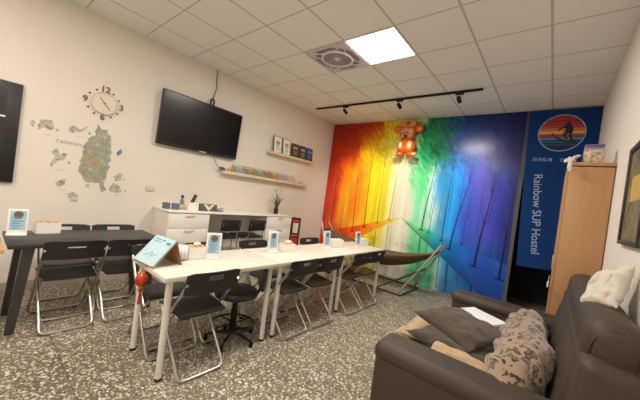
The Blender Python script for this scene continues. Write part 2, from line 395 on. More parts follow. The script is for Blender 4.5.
def make_mural():
    wdt = 3.775; nx, nz = 400, 330
    X = np.linspace(0.003, wdt, nx); Z = np.linspace(0.004, H-.004, nz)
    xx, zz = np.meshgrid(X, Z)
    rng = np.random.default_rng(3)
    def vnoise(u, v, seed, oct=3):
        tot = 0; amp = 1; nrm = 0
        for o in range(oct):
            r = np.random.default_rng(seed+o).random((97, 97))
            a = u*2**o; b = v*2**o
            i = np.floor(a).astype(int); j = np.floor(b).astype(int); fa = a-i; fb = b-j
            fa = fa*fa*(3-2*fa); fb = fb*fb*(3-2*fb)
            i0, i1, j0, j1 = i % 97, (i+1) % 97, j % 97, (j+1) % 97
            tot = tot+amp*(r[i0, j0]*(1-fa)*(1-fb)+r[i1, j0]*fa*(1-fb)+r[i0, j1]*(1-fa)*fb+r[i1, j1]*fa*fb); nrm += amp; amp *= .5
        return tot/nrm-.5
    hi = np.clip((zz-1.6)/1.0, 0, 1); lo = np.clip((1.5-zz)/1.0, 0, 1)
    feather = vnoise((xx+zz*.6)*16, (zz-xx*.6)*5, 5, 3)
    streak = vnoise(xx*9, zz*.35, 11, 3)
    fx = xx+feather*(.06+.34*hi)+streak*.10*(1-hi)+vnoise(xx*3, zz*3, 21, 2)*.12
    arrs = []
    for z, st in STOPS:
        xs = [s[0] for s in st]
        arrs.append(np.stack([np.interp(fx, xs, [s[k] for s in st]) for k in (1, 2, 3)], -1))
    zl = [s[0] for s in STOPS]
    C = np.zeros(xx.shape+(3,))
    for i in range(len(zl)-1):
        zt, zb = zl[i], zl[i+1]
        m = (zz <= zt+1e-6) & (zz >= zb-1e-6)
        t = np.clip((zz-zb)/(zt-zb), 0, 1); t = t*t*(3-2*t)
        val = arrs[i]*t[..., None]+arrs[i+1]*(1-t[..., None])
        C[m] = val[m]
    # leafy dabs in the crowns, wet streaks below
    dab = vnoise((xx+zz*.8)*22, (zz-xx*.8)*9, 31, 3)
    C *= (1+(.9*dab*np.clip((zz-1.9)/.5, 0, 1)*np.where((xx > 1.95) & (xx < 2.9), .9, .4)))[..., None]
    C *= (1+streak*.35*np.clip((2.5-zz)/.5, 0, 1))[..., None]
    pale = np.clip(vnoise(xx*14, zz*.5, 41, 2)*2.2-.35, 0, 1)*np.clip((2.3-zz)/.6, 0, 1)*np.where(xx > 2.4, .3, .3)
    C = C+(255-C)*pale[..., None]*.7
    # the river: a V of two beams with the vanishing point at (1.96,1.19)
    d = 1.96-xx; left = (d > 0) & (zz < 1.20-.33*d) & (zz > 1.19-.62*d)
    e = xx-1.96; right = (e > 0) & (zz < 1.20-.27*e) & (zz > 1.19-.68*e)
    lc = np.stack([np.interp(xx, [0, .7, 1.1, 1.5, 1.8, 1.96], v) for v in ([226, 232, 240, 238, 226, 210], [48, 66, 100, 160, 196, 206], [24, 26, 24, 26, 40, 120])], -1)
    tt = np.clip((zz-(1.19-.68*e))/np.maximum(.41*e, .02), 0, 1)
    rc = np.stack([np.interp(xx, [1.96, 2.15, 2.4, 2.6, 2.9, 3.3, 3.78], v) for v in ([140, 110, 60, 30, 18, 20, 14], [206, 196, 170, 140, 100, 66, 60], [120, 110, 110, 150, 172, 168, 150])], -1)
    rc = rc*(.85+.4*tt[..., None])
    sh = (1+vnoise(xx*6, zz*3, 51, 2)*.25)[..., None]
    C = np.where(left[..., None], lc*sh, C); C = np.where(right[..., None], rc*sh, C)
    edge = (e > .1) & (np.abs(zz-(1.185-.68*e)) < .010)
    C = np.where(edge[..., None], C*.45+np.array([10, 60, 80])*.3, C)
    # reflected blots
    blot = np.clip(vnoise(xx*7, zz*6, 61, 3)*3-.1, 0, 1)*np.clip((1.0-zz)/.3, 0, 1)
    C = np.where((~left & ~right & (zz < 1.0))[..., None], C*(1-.22*blot[..., None]), C)
    # trunks
    def stroke(pts, w0, w1, col, a=1.):
        nonlocal C
        P = np.array(pts, float); n = len(P)-1
        for k in range(n):
            A, B = P[k], P[k+1]; ab = B-A; L2 = ab@ab
            t = np.clip(((xx-A[0])*ab[0]+(zz-A[1])*ab[1])/L2, 0, 1)
            ds = np.hypot(xx-A[0]-t*ab[0], zz-A[1]-t*ab[1])
            wv = w0+(w1-w0)*(k+t)/n
            f = np.clip((wv-ds)/.008+.5, 0, 1)*a*np.clip(wv/.006, .25, 1)
            C = C*(1-f[..., None])+np.array(col)*f[..., None]
    def curve(p0, p1, p2, n=9):
        return [((1-t)**2*p0[0]+2*t*(1-t)*p1[0]+t*t*p2[0], (1-t)**2*p0[1]+2*t*(1-t)*p1[1]+t*t*p2[1]) for t in [i/n for i in range(n+1)]]
    trees = [(.28, .60, .0, 2.1, .020, (60, 14, 12)), (.88, .74, -.04, 2.1, .018, (86, 24, 12)), (1.16, .88, -.03, 2.3, .019, (74, 34, 14)), (1.45, 1.02, .0, 2.3, .016, (96, 80, 22)),
             (1.71, 1.12, .08, 2.3, .014, (100, 90, 40)), (2.38, 1.03, .14, 2.3, .020, (20, 60, 48)), (2.52, 1.0, .10, 2.1, .012, (40, 84, 80)), (2.76, .90, .04, 2.4, .017, (16, 40, 80)),
             (2.91, .78, .22, 2.3, .022, (14, 26, 60)), (3.33, .58, .14, 2.3, .030, (16, 18, 50)), (3.70, .47, .05, 2.3, .028, (12, 14, 44)), (.08, .5, .05, 1.9, .012, (90, 18, 12)), (.55, .72, .1, 2.0, .010, (140, 50, 16)), (3.1, .9, .03, 2.2, .010, (26, 30, 90))]
    for x, z, lean, h, w, c in trees:
        stroke(curve((x, z), (x+lean*.2, z+h*.25), (x+lean*.8, z+h*.5)), w*.62, w*.26, c, .9 if x > 2 else .75)
        fx_, fz_ = x+lean*.8, z+h*.5
        for s, hh in ((-.16, .42), (.18, .45), (.03, .5)):
            stroke(curve((fx_, fz_), (fx_+s*.25, fz_+h*hh*.5), (fx_+s, fz_+h*hh)), w*.28, w*.08, c, .55)
        z2 = z+h*.3
        for s, hh in ((.15, .45), (-.13, .4)):
            stroke(curve((x+lean*.45, z2), (x+lean*.45+s*.8, z2+h*.15), (x+lean*.45+s, z2+h*hh)), w*.22, w*.07, c, .45)
        stroke([(x-w*1.9, z), (x+w*1.9, z-.010)], .011, .009, c)          # spread roots
        low = 1.19-(.62*(1.96-x) if x < 1.96 else .68*(x-1.96))
        if low-.03 > .1: stroke([(x, low-.03), (x+lean*.1, max(.03, low-.6))], w*.6, w*.3, c, .7)   # reflected trunk
    for x in np.arange(2.5, 3.76, .16):
        stroke([(x, 1.35+.2*math.sin(x*9)), (x+.02, 2.2+.2*math.sin(x*7))], .006, .003, (14, 30, 100), .6)
    for x in np.arange(.1, 1.95, .21):
        stroke([(x, 1.15), (x+.02, 2.1+.2*math.sin(x*7))], .005, .003, (150, 90, 30), .5)
    C = np.clip(C, 0, 255)/255
    lo_ = C/12.92; hi_ = ((C+.055)/1.055)**2.4
    Cl = np.where(C <= .04045, lo_, hi_)
    verts = np.stack([xx.ravel(), np.zeros(xx.size), zz.ravel()], -1)
    idx = np.arange(nx*nz).reshape(nz, nx)
    q = np.stack([idx[:-1, :-1], idx[:-1, 1:], idx[1:, 1:], idx[1:, :-1]], -1).reshape(-1, 4)
    me = bpy.data.meshes.new('mural'); me.vertices.add(len(verts)); me.vertices.foreach_set('co', verts.ravel())
    me.loops.add(q.size); me.loops.foreach_set('vertex_index', q.ravel()); me.polygons.add(len(q))
    me.polygons.foreach_set('loop_start', np.arange(0, q.size, 4)); me.polygons.foreach_set('loop_total', np.full(len(q), 4)); me.update()
    ca = me.color_attributes.new('paint', 'FLOAT_COLOR', 'POINT')
    ca.data.foreach_set('color', np.concatenate([Cl.reshape(-1, 3), np.ones((xx.size, 1))], 1).ravel())
    o = bpy.data.objects.new('mural', me); COL.objects.link(o)
    me.materials.append(attr_mat('mural_paint', 'paint', .20, .26))
    return o
mu = make_mural(); tag(mu, 'rainbow forest mural with a V-shaped river painted across the end wall', 'mural')

# ------------------------------------------------------------------ ceiling lights
t = thing('ceiling_light', 'bright square ceiling light panel, lit, beside the ceiling fan', 'ceiling light', (2.573, -2.612, H))
MB().box((0, .292, -.006), (.6, .016, .012)).box((0, -.292, -.006), (.6, .016, .012)).box((.292, 0, -.006), (.016, .568, .012)).box((-.292, 0, -.006), (.016, .568, .012)).build('frame', M['white_mtl'], t)
MB().box((0, 0, -.004), (.568, .568, .006)).build('diffuser', M['led'], t)
for (x, y) in ((2.573, -5.012), (1.373, -6.2), (3.77, -6.4)):
    copy_thing(t, (x, y, H), 0, 'square ceiling light panel above and behind the viewer', group='ceiling panels out of view')

t = thing('ceiling_fan', 'square lavender ceiling circulation fan set in the tile beside the light panel', 'fan', (1.973, -2.612, H))
f = MB()
for s in (-1, 1): f.box((0, s*.285, -.010), (.6, .03, .02), .004).box((s*.285, 0, -.010), (.03, .54, .02), .004)
f.build('frame', M['fan'], t)
MB().box((0, 0, -.003), (.54, .54, .005)).build('back_panel', M['fan_d'], t)
for sx in (-1, 1):
    for sy in (-1, 1):
        MB().prism([(sx*.27, sy*.27)]+[(sx*.27+q[0]*1., sy*.27+q[1]*1.) for q in [(-sx*.19, 0), (-sx*.10, -sy*.05), (-sx*.05, -sy*.10), (0, -sy*.19)]], 'z', -.016, -.006).build('corner_plate', M['fan'], t)
MB().tube([(.19*math.cos(a), .19*math.sin(a), -.016) for a in [2*PI*i/40 for i in range(40)]], .014, 8, True).build('outer_ring', M['fan_w'], t)
g = MB()
for r in (.06, .095, .13, .16): g.tube([(r*math.cos(a), r*math.sin(a), -.014) for a in [2*PI*i/32 for i in range(32)]], .0025, 6, True)
for a in range(8): g.box((.11*math.cos(a*PI/4), .11*math.sin(a*PI/4), -.014), (.15, .004, .004), rot=R3(z=a*PI/4))
g.build('grille', M['fan'], t)
b = MB()
for a in range(5): b.box((.10*math.cos(a*2*PI/5), .10*math.sin(a*2*PI/5), -.008), (.13, .06, .003), rot=R3(x=.02, z=a*2*PI/5))
b.build('blade', M['fan_d'], t)
MB().lathe([(0, -.022), (.03, -.022), (.04, -.012), (.04, -.006)], 20).build('hub', M['fan_w'], t)
a4 = MB()
for k in range(4):
    ca, sa = math.cos(k*PI/2), math.sin(k*PI/2)
    a4.tube([((.40-.22*math.cos(th))*ca-.30*math.sin(th)*sa, (.40-.22*math.cos(th))*sa+.30*math.sin(th)*ca, -.016) for th in [-.85+1.7*i/14 for i in range(15)]], .007, 6)
a4.build('curved_rib', M['fan_w'], t)

t = thing('track_light', 'black ceiling track rail with three small spotlights facing the mural', 'track light', (0, -1.12, H))
MB().box((1.86, 0, -.018), (2.96, .034, .030), .003).build('rail', M['black_mtl'], t)
SP = (1.09, 2.15, 3.05)
for x in SP:
    MB().box((x, 0, -.046), (.11, .030, .028), .003).build('adapter', M['black_mtl'], t)
    MB().tube(fillet([(x-.034, .008, -.125), (x-.034, 0, -.062), (x+.034, 0, -.062), (x+.034, .008, -.125)], .01), .005, 6).build('yoke', M['chrome'], t)
    rt = R3(x=PI/2+.75)
    h = MB().lathe([(.0, -.055), (.026, -.055), (.030, -.04), (.030, .045), (.026, .045), (.024, .03), (0, .03)], 18, (x, .01, -.125), R3(x=-(PI/2+.35))).build('spot_head', M['black_mtl'], t)
    MB().lathe([(0, .032), (.023, .032), (.023, .034), (0, .034)], 16, (x, .01, -.125), R3(x=-(PI/2+.35))).build('lens', M['spotface'], h)

# ------------------------------------------------------------------ left wall things
t = thing('wall_television', 'large black flat television mounted on the white wall', 'television', (.0, -3.238, 2.19))
a = .055
rt = R3(y=a)
b = MB().box((.075, 0, 0), (.045, 1.25, .74), .006, rot=rt).build('casing', M['bezel'], t)
MB().box((.0985, 0, .012), (.003, 1.222, .68), rot=rt).build('screen', M['screen'], t)
MB().box((.1005, .02, -.358), (.003, .11, .012), rot=rt).build('badge', M['silver'], t)
MB().box((.027, 0, .05), (.05, .4, .3), .004).build('wall_bracket', M['black_mtl'], t)
MB().tube([(.05, .09, .36), (.06, .07, .40), (.07, .07, .455), (.06, .10, .47), (.05, .13, .455), (.05, .13, .40), (.05, .12, .36)], .014, 8).build('cable_coil', M['rubber'], t)
tv = t
o = MB().tube([(.014, -3.095, H-.003), (.012, -3.09, 3.0), (.014, -3.075, 2.85), (.012, -3.10, 2.74), (.03, -3.12, 2.66)], .009, 8).build('power_cable', simple('grey_cable', (120, 108, 98)))
tag(o, 'grey cable running down the wall from ceiling to the television', 'cable')
MB().tube([(.05, .22, -.34), (.075, .24, -.43), (.085, .28, -.50), (.085, .33, -.54), (.08, .37, -.565), (.075, .39, -.575)], .006, 8).build('signal_cable', M['bluecord'], t)

t = thing('wall_clock', 'round cream wall clock with maroon stick-on numerals around it', 'clock', (0, -4.452, 2.158))
MB().lathe([(0, .002), (.128, .002), (.130, .012), (.130, .030), (.122, .034), (.116, .026), (0, .026)], 48, rot=R3(y=PI/2)).build('rim', M['rim'], t)
MB().lathe([(0, .026), (.116, .026), (.116, .028), (0, .028)], 48, rot=R3(y=PI/2)).build('dial', M['dial'], t)
def chand(name, ang, l, w, x):
    MB().box((x, math.sin(ang)*l*.42, math.cos(ang)*l*.42), (.003, w, l), rot=Matrix.Rotation(-ang, 3, 'X')).build(name, M['hand'], t)
chand('minute_hand', math.radians(140), .10, .007, .034); chand('hour_hand', math.radians(-38), .085, .009, .031)
MB().lathe([(0, .028), (.009, .028), (.009, .040), (0, .040)], 14, rot=R3(y=PI/2)).build('pivot', M['hand'], t)
RW = (PI/2, 0, PI/2)
for k in range(12):
    an = k*PI/6
    if k % 3 == 0:
        text('hour_numeral', {0: '12', 3: '3', 6: '6', 9: '9'}[k], .098, M['maroon'], t, (.004, math.sin(an)*.178, math.cos(an)*.165), RW, ext=.003, bold=.0018)
        text('dial_numeral', {0: '12', 3: '3', 6: '6', 9: '9'}[k], .03, M['rim'], t, (.029, math.sin(an)*.092, math.cos(an)*.092), RW, ext=.0008)
    else:
        MB().lathe([(0, 0), (.012, 0), (.012, .004), (0, .004)], 14, (.001, math.sin(an)*.165, math.cos(an)*.160), R3(y=PI/2)).build('hour_dot', M['maroon'], t)

def cells_mat(name, cols, scale):
    m = bpy.data.materials.new(name); m.use_nodes = True; nt = m.node_tree; L = nt.links
    b = nt.nodes['Principled BSDF']; b.inputs['Roughness'].default_value = .8; b.inputs['Specular IOR Level'].default_value = .2
    tc = nd(nt, 'ShaderNodeTexCoord'); dn = nd(nt, 'ShaderNodeTexNoise'); dn.inputs['Scale'].default_value = 25; L.new(tc.outputs['Object'], dn.inputs['Vector'])
    va = nd(nt, 'ShaderNodeVectorMath', operation='MULTIPLY_ADD'); L.new(dn.outputs['Color'], va.inputs[0]); va.inputs[1].default_value = (.03, .03, .03); L.new(tc.outputs['Object'], va.inputs[2])
    v = nd(nt, 'ShaderNodeTexVoronoi', feature='F1'); v.inputs['Scale'].default_value = scale; L.new(va.outputs[0], v.inputs['Vector'])
    sc = nd(nt, 'ShaderNodeSeparateColor'); L.new(v.outputs['Color'], sc.inputs[0])
    r = nd(nt, 'ShaderNodeValToRGB'); e = r.color_ramp.elements
    for i, c in enumerate(cols):
        p = .05+.9*i/(len(cols)-1)
        if i < 2: e[i].position = p; el = e[i]
        else: el = e.new(p)
        el.color = (*lin(c), 1)
    L.new(sc.outputs[0], r.inputs['Fac'])
    L.new(mixc(nt, math_n(nt, 'MULTIPLY', dn.outputs['Fac'], .35), r.outputs['Color'], lin((200, 200, 190))), b.inputs['Base Color'])
    return m
mapm = cells_mat('map_cells', [(110, 128, 142), (112, 126, 92), (150, 146, 104), (120, 134, 98), (158, 172, 178), (106, 124, 88), (180, 120, 84), (126, 140, 104)], 30)
isl_m = patch_mat('islet_print', [(116, 122, 104), (150, 150, 124), (200, 190, 170), (160, 138, 116)], 30, .8)
isl_cap = simple('caption_grey', (188, 180, 176))
t = thing('map_decal', 'printed wall sticker map of an island with small islets and the word TAIWAN', 'wall map')
POLY = dict(
 main=[(-4.481,1.895),(-4.447,1.845),(-4.385,1.846),(-4.34,1.781),(-4.326,1.568),(-4.325,1.382),(-4.36,1.223),(-4.331,1.118),(-4.372,1.099),(-4.405,1.202),(-4.516,1.204),(-4.593,1.282),(-4.621,1.394),(-4.601,1.485),(-4.582,1.605),(-4.563,1.697),(-4.501,1.786)],
 a=[(-5.036,1.781),(-5.019,1.804),(-4.999,1.765),(-5.013,1.727),(-5.032,1.737)], b=[(-4.992,1.767),(-4.964,1.815),(-4.917,1.834),(-4.869,1.829),(-4.858,1.75),(-4.888,1.723),(-4.936,1.745),(-4.979,1.704)],
 c=[(-4.74,1.796),(-4.7,1.829),(-4.645,1.80),(-4.579,1.854),(-4.579,1.81),(-4.64,1.77),(-4.703,1.743),(-4.735,1.746)], d=[(-4.858,1.504),(-4.812,1.55),(-4.79,1.49),(-4.767,1.509),(-4.727,1.489),(-4.749,1.429),(-4.799,1.406),(-4.838,1.344),(-4.853,1.369),(-4.827,1.442)],
 e=[(-4.793,1.184),(-4.75,1.209),(-4.708,1.215),(-4.713,1.152),(-4.763,1.123),(-4.79,1.143)], f=[(-4.689,1.054),(-4.63,1.08),(-4.587,1.055),(-4.612,1.003),(-4.678,1.007)],
 g=[(-4.273,1.302),(-4.218,1.367),(-4.176,1.348),(-4.18,1.261),(-4.246,1.252)], h=[(-4.295,1.168),(-4.265,1.228),(-4.2,1.194),(-4.152,1.119),(-4.218,1.107),(-4.286,1.122)],
 i=[(-4.541,1.171),(-4.503,1.191),(-4.488,1.154),(-4.521,1.138)], blue=[(-4.27,1.61),(-4.223,1.667),(-4.209,1.616),(-4.252,1.566)])
def blob_poly(P, jitter, sub):
    out = []
    for k in range(len(P)):
        a = Vector((*P[k], 0)); b = Vector((*P[(k+1) % len(P)], 0))
        for i in range(sub):
            p = a.lerp(b, i/sub); n = noise.noise(Vector((p.x*23, p.y*23, 1)))*jitter; m = noise.noise(Vector((p.x*23, p.y*23, 9)))*jitter
            out.append((p.x+n, p.y+m))
    return out
def blob(cx, cy, rx, ry, sd):
    return [(cx+rx*(1+.45*noise.noise(Vector((math.cos(a)*1.9+sd, math.sin(a)*1.9, sd)))+.2*noise.noise(Vector((math.cos(a)*5, math.sin(a)*5, sd))))*math.cos(a), cy+ry*(1+.45*noise.noise(Vector((math.cos(a)*1.9+sd, math.sin(a)*1.9, sd+4)))+.2*noise.noise(Vector((math.cos(a)*5, math.sin(a)*5, sd))))*math.sin(a)) for a in [2*PI*q/36 for q in range(36)]]
for n_, (k, P) in enumerate(POLY.items()):
    if k == 'main': MB().prism(blob_poly(P, .03, 6), 'x', .0005, .002).build('main_island', mapm, t); continue
    y0, y1 = min(p[0] for p in P), max(p[0] for p in P); z0, z1 = min(p[1] for p in P), max(p[1] for p in P)
    m_ = simple('blue_islet', (96, 116, 144)) if k == 'blue' else isl_m
    MB().prism(blob_poly(P, .014 if k != 'blue' else .004, 5), 'x', .0005, .002).build('islet', m_, t)
    if k in 'bcdgh': MB().prism(blob(y1+.025, z0+(z1-z0)*.3, .014, .016, n_*2.3), 'x', .0005, .002).build('islet', isl_m, t)
    if k not in ('a', 'i', 'blue'): MB().box((.0015, (y0+y1)/2+.02, z0-.03), (.001, .07, .007)).build('islet_caption', isl_cap, t)
text('lettering', 'TAIWAN', .058, simple('map_lettering', (120, 130, 152)), t, (.002, -4.722, 1.622), RW, ext=.0008)

t = thing('wall_outlet', 'beige wall socket plate just left of the white counter', 'outlet', (0, -3.84, 1.2))
MB().box((.006, 0, 0), (.012, .115, .068), .004).build('plate', simple('beige_plate', (196, 184, 160)), t)
MB().box((.0135, .02, 0), (.004, .04, .03), .001).build('socket_insert', M['dial'], t)
t = copy_thing(t, (0, -4.62, 1.0), 0, 'small beige wall socket plate under the map, behind the black table'); t.scale = (.7, .5, .5)
t = thing('wall_board', 'black framed board on the white wall at the far left edge', 'board', (0, -5.62, 1.625))
MB().box((.018, 0, 0), (.036, 1.0, .99), .005).build('frame', M['glass_b'], t)
MB().box((.037, -.03, .0), (.003, .86, .86)).build('panel', simple('board_panel', (12, 12, 12), .3), t)
MB().box((.0395, .375, .15), (.002, .05, .014)).build('chalk_mark', M['paper'], t)

# shelves
def shelf(label, y0, y1, z, d):
    t = thing('wall_shelf', label, 'shelf', (0, (y0+y1)/2, z), group='light wood wall ledges')
    L = y1-y0
    MB().box((d/2-.007, 0, .019), (d-.014, L, .036), .002).build('board', M['lwood'], t)
    MB().box((d-.006, 0, .021), (.012, L, .044), .002).build('front_lip', M['lwood'], t)
    return t
shelf('upper light wood wall ledge holding two white cards and three books', -1.945, -.70, 2.078, .13)
shelf('lower light wood wall ledge below the television corner, lined with brochures', -2.83, -.80, 1.568, .13)
def leaning(name, label, cat, y, z, w, h, th, m, tilt, x=.05, group=None):
    t = thing(name, label, cat, (x, y, z), group=group, rot=(0, tilt, 0))
    MB().box((th/2, 0, h/2), (th, w, h), .0015).build('cover', m, t)
    return t
ZS = 2.116
for i, y in enumerate((-1.748, -1.516)):
    t = leaning('framed_card', ['white framed card with orange half-round emblem, first from left on upper ledge', 'white framed card with orange half-round emblem, second from left on upper ledge'][i], 'framed card', y, ZS, .205, .315, .012, M['frame_b'] if 0 else simple('grey_frame', (92, 92, 90)), -.10, .085, 'cards on the upper ledge')
    MB().box((.0135, 0, .1575), (.002, .178, .288)).build('card', M['white_pl'], t)
    MB().prism([(p[0], p[1]) for p in arc(0, .17, .055, 0, PI, 14)], 'x', .0148, .0162).build('emblem', M['orange'], t)
    s = MB()
    for k in range(3): s.box((.0155, 0, .158-k*.013), (.0015, .10-.012*k, .006))
    s.build('emblem_stripes', M['ink'], t)
    s = MB()
    for k in range(3): s.box((.0155, 0, .098-k*.02), (.0015, .11-.02*(k % 2), .006))
    s.build('printed_lines', M['ink_l'], t)
BK = [((60, 50, 44), (190, 140, 96), 'dark brown book with a pale orange cover picture, left of the three books'), ((54, 50, 48), (150, 150, 150), 'dark grey book with a small pale title, middle of the three books'), ((46, 62, 108), (110, 126, 160), 'navy blue book at the right end of the upper ledge')]
for (y, (c1, c2, lab)) in zip((-1.266, -1.042, -.825), BK):
    t = leaning('book', lab, 'book', y, ZS, .19, .275, .02, simple('cover%d%d%d' % c1, c1), -.10, .078, 'books on the upper ledge')
    MB().box((.0212, 0, .19), (.0016, .13, .05)).build('cover_title', simple('title%d%d%d' % c2, c2), t)
    MB().box((.0212, 0, .09), (.0016, .10, .08)).build('cover_picture', simple('pic%d%d%d' % c2, tuple(int(v*.7) for v in c2)), t)
BR = [((96, 128, 140), (170, 180, 170), 'grey-blue brochure, leftmost on the lower ledge'), ((120, 96, 80), (180, 150, 120), 'brown photo brochure, second on the lower ledge'), ((104, 122, 104), (160, 170, 140), 'green-grey brochure, third on the lower ledge'),
      ((196, 128, 60), (120, 120, 96), 'orange brochure, fourth on the lower ledge'), ((150, 90, 60), (200, 160, 110), 'rust brown brochure, fifth on the lower ledge'), ((210, 204, 202), (140, 130, 150), 'white brochure with grey print, sixth on the lower ledge'), ((226, 208, 190), (196, 170, 150), 'cream leaflet, last at the right on the lower ledge')]
for (ya, yb), (c1, c2, lab) in zip(((-2.635, -2.405), (-2.40, -2.17), (-2.165, -1.97), (-1.965, -1.80), (-1.795, -1.62), (-1.615, -1.375), (-1.37, -1.15)), BR):
    t = leaning('brochure', lab, 'brochure', (ya+yb)/2, 1.608, yb-ya-.004, .165, .007, patch_mat('print%d' % c1[0], [c1, c2, tuple(int(v*.8) for v in c1), c2], 18, .8), -.62, .104, 'brochures on the lower ledge')
    MB().box((.0078, 0, .135), (.0014, (yb-ya)*.6, .014)).build('cover_title', M['cream'], t)
t = thing('tape_measure', 'small yellow tape measure at the left end of the lower ledge', 'tape measure', (.085, -2.70, 1.606))
MB().box((0, 0, .035), (.05, .085, .07), .015, seg=3).build('case', M['yellow'], t)
MB().lathe([(0, .0), (.022, .0), (.022, .004), (0, .004)], 18, (.0248, 0, .037), R3(y=PI/2)).build('label_disc', M['gold'], t)
t = thing('cable_bundle', 'blue coiled cord lying left of the yellow tape measure', 'cord', (.07, -2.83, 1.606))
MB().tube([(.035*math.cos(a)+.0, .04*math.sin(a), .012+.0035*a/PI*2) for a in [i*PI/8 for i in range(49)]], .008, 6).build('coil', M['bluecord'], t)
t = thing('eyeglasses', 'black folded eyeglasses at the right end of the lower ledge', 'eyeglasses', (.08, -1.0, 1.606))
for s in (-1, 1): MB().tube([(.0, s*.035+.026*math.cos(a), .024+.020*math.sin(a)) for a in [2*PI*i/16 for i in range(16)]], .004, 6, True).build('lens_rim', M['rubber'], t)
MB().tube([(0, -.062, .03), (-.04, -.05, .012), (-.045, .05, .01)], .0035, 6).tube([(0, .062, .03), (-.03, .055, .01), (-.035, -.045, .01)], .0035, 6).build('temple', M['rubber'], t)

# ------------------------------------------------------------------ counter, drawers, things on it
o = thing('sideboard', 'long white counter top against the wall resting on two drawer units', 'counter', (0, 0, 0))
MB().box((.252, -2.64, .957), (.50, 2.26, .022), .003).build('worktop', M['white_lam'], o)
MB().box((.02, -2.66, .905), (.03, 1.0, .05)).build('shade_strip', simple('counter_shadow', (150, 144, 136)), o)  # grey strip at the wall, coloured as the shade under the worktop
def drawer_unit(y0, y1, label, x1):
    t = thing('drawer_unit', label, 'drawer unit', (.01, (y0+y1)/2, 0), group='white drawer units under the counter')
    w = y1-y0
    MB().box((x1/2, 0, .485), (x1, w, .905), .002).box((x1/2, 0, .02), (x1-.06, w-.06, .04)).build('carcass', simple('carcass_white', (214, 208, 200)), t)
    for k in range(4):
        zc = .938-.205*k-.1
        d = MB().box((x1+.009, 0, zc), (.016, w-.006, .199), .002).build('drawer', M['white_lam'], t)
        MB().tube(fillet([(x1+.016, -.06, zc+.075), (x1+.04, -.06, zc+.075), (x1+.04, .06, zc+.075), (x1+.016, .06, zc+.075)], .01), .006, 8).build('handle', M['chrome'], d)
    return t
drawer_unit(-3.76, -3.19, 'white drawer unit with bar handles at the left end of the counter', .46)
drawer_unit(-2.12, -1.53, 'white drawer unit with bar handles at the right end of the counter', .46)
ZT = .969
def mug(lab, x, y):
    t = thing('mug', lab, 'mug', (x, y, ZT), group='dark mugs on the counter')
    MB().lathe([(0, 0), (.045, 0), (.05, .01), (.05, .08), (.045, .08), (.043, .015), (0, .015)], 20).build('cup', M['navy'], t)
    MB().tube([(.045, 0, .065), (.08, 0, .06), (.08, 0, .03), (.045, 0, .025)], .007, 6).build('handle', M['navy'], t)
mug('slate blue mug at the far left end of the counter', .25, -3.705); mug('slate blue mug standing second from the left end of the counter', .30, -3.605)
t = thing('wipes_pack', 'low beige pack lying between mugs and white box on the counter', 'pack', (.22, -3.50, ZT))
MB().box((0, 0, .03), (.10, .12, .055), .015).build('pack', simple('beige_pack', (190, 172, 140)), t); MB().box((0, 0, .059), (.05, .06, .006), .002).build('flap', M['white_pl'], t)
t = thing('spray_bottle', 'small dark bottle with black cap behind the white box on the counter', 'bottle', (.14, -3.45, ZT))
MB().lathe([(0, 0), (.024, 0), (.026, .01), (.026, .12), (.012, .14), (.012, .15), (0, .15)], 16).build('body', simple('bottle_grey', (120, 110, 112)), t); MB().lathe([(0, .15), (.02, .15), (.02, .19), (0, .19)], 14).build('cap', M['rubber'], t)
t = thing('desk_organizer', 'white open box on the counter holding a remote control', 'box', (.27, -3.365, ZT))
f = MB().box((0, 0, .004), (.11, .15, .008))
for s in (-1, 1): f.box((s*.053, 0, .055), (.005, .15, .11)).box((0, s*.073, .055), (.10, .005, .11))
f.build('box', M['white_pl'], t)
t = thing('remote_control', 'black remote control leaning in the white box on the counter', 'remote', (.27, -3.40, ZT+.014), rot=(-.36, 0, 0))
MB().box((0, 0, .11), (.022, .05, .22), .006).build('body', M['black_pl'], t)
b = MB()
for k in range(5): b.box((.0115, 0, .07+k*.028), (.003, .028, .012))
b.build('buttons', simple('remote_button', (70, 70, 70)), t)
t = thing('snack_box', 'dark green box with cream triangles on the counter right of the remote', 'box', (.30, -3.15, ZT))
MB().box((0, 0, .05), (.12, .26, .10), .003).build('body', M['tealbox'], t)
MB().prism([(-.09, .099), (.09, .099), (0, .004)], 'x', .060, .062).build('front_label', M['cream'], t)
MB().prism([(-.04, .099), (.04, .099), (0, .05)], 'x', .0622, .064).build('label_emblem', M['gold'], t)
t = thing('stapler', 'small grey stapler beside the dark green box on the counter', 'stapler', (.32, -2.95, ZT))
MB().box((0, 0, .008), (.04, .12, .012), .004).build('base', M['rubber'], t); MB().box((0, .0, .036), (.034, .12, .03), .01, rot=R3(x=.12)).build('arm', simple('stapler_grey', (150, 140, 132)), t)
t = thing('potted_grass', 'potted ornamental grass with straw plumes at the right end of the counter', 'plant', (.26, -1.745, ZT))
MB().lathe([(0, 0), (.04, 0), (.046, .10), (.041, .10), (.038, .085), (0, .085)], 20).build('pot', M['rubber'], t)
g = MB(); s = MB()
for k in range(46):
    an = random.random()*2*PI; l = random.uniform(.20, .36); sp = random.uniform(.02, .17); r0 = random.uniform(0, .03)
    ca, sa = math.cos(an), math.sin(an)
    if ca*sp < -.2: sp = .1
    pts = [(r0*ca+sp*ca*q*q, r0*sa+sp*sa*q*q, .08+l*q-sp*.5*q*q*q) for q in (0, .25, .5, .75, 1)]
    g.tube(pts, .005, 5, r2=.001)
for k in range(12):
    an = random.random()*2*PI; l = random.uniform(.34, .44); sp = random.uniform(.03, .16); ca, sa = math.cos(an), math.sin(an)
    s.tube([(sp*ca*q*q, sp*sa*q*q, .08+l*q) for q in (0, .4, .7, .85, 1)], .0025, 5); p = (sp*ca, sp*sa, .08+l)
    s.ell(p, (.007, .007, .035), 8, R3(x=-sa*.4, y=ca*.4))
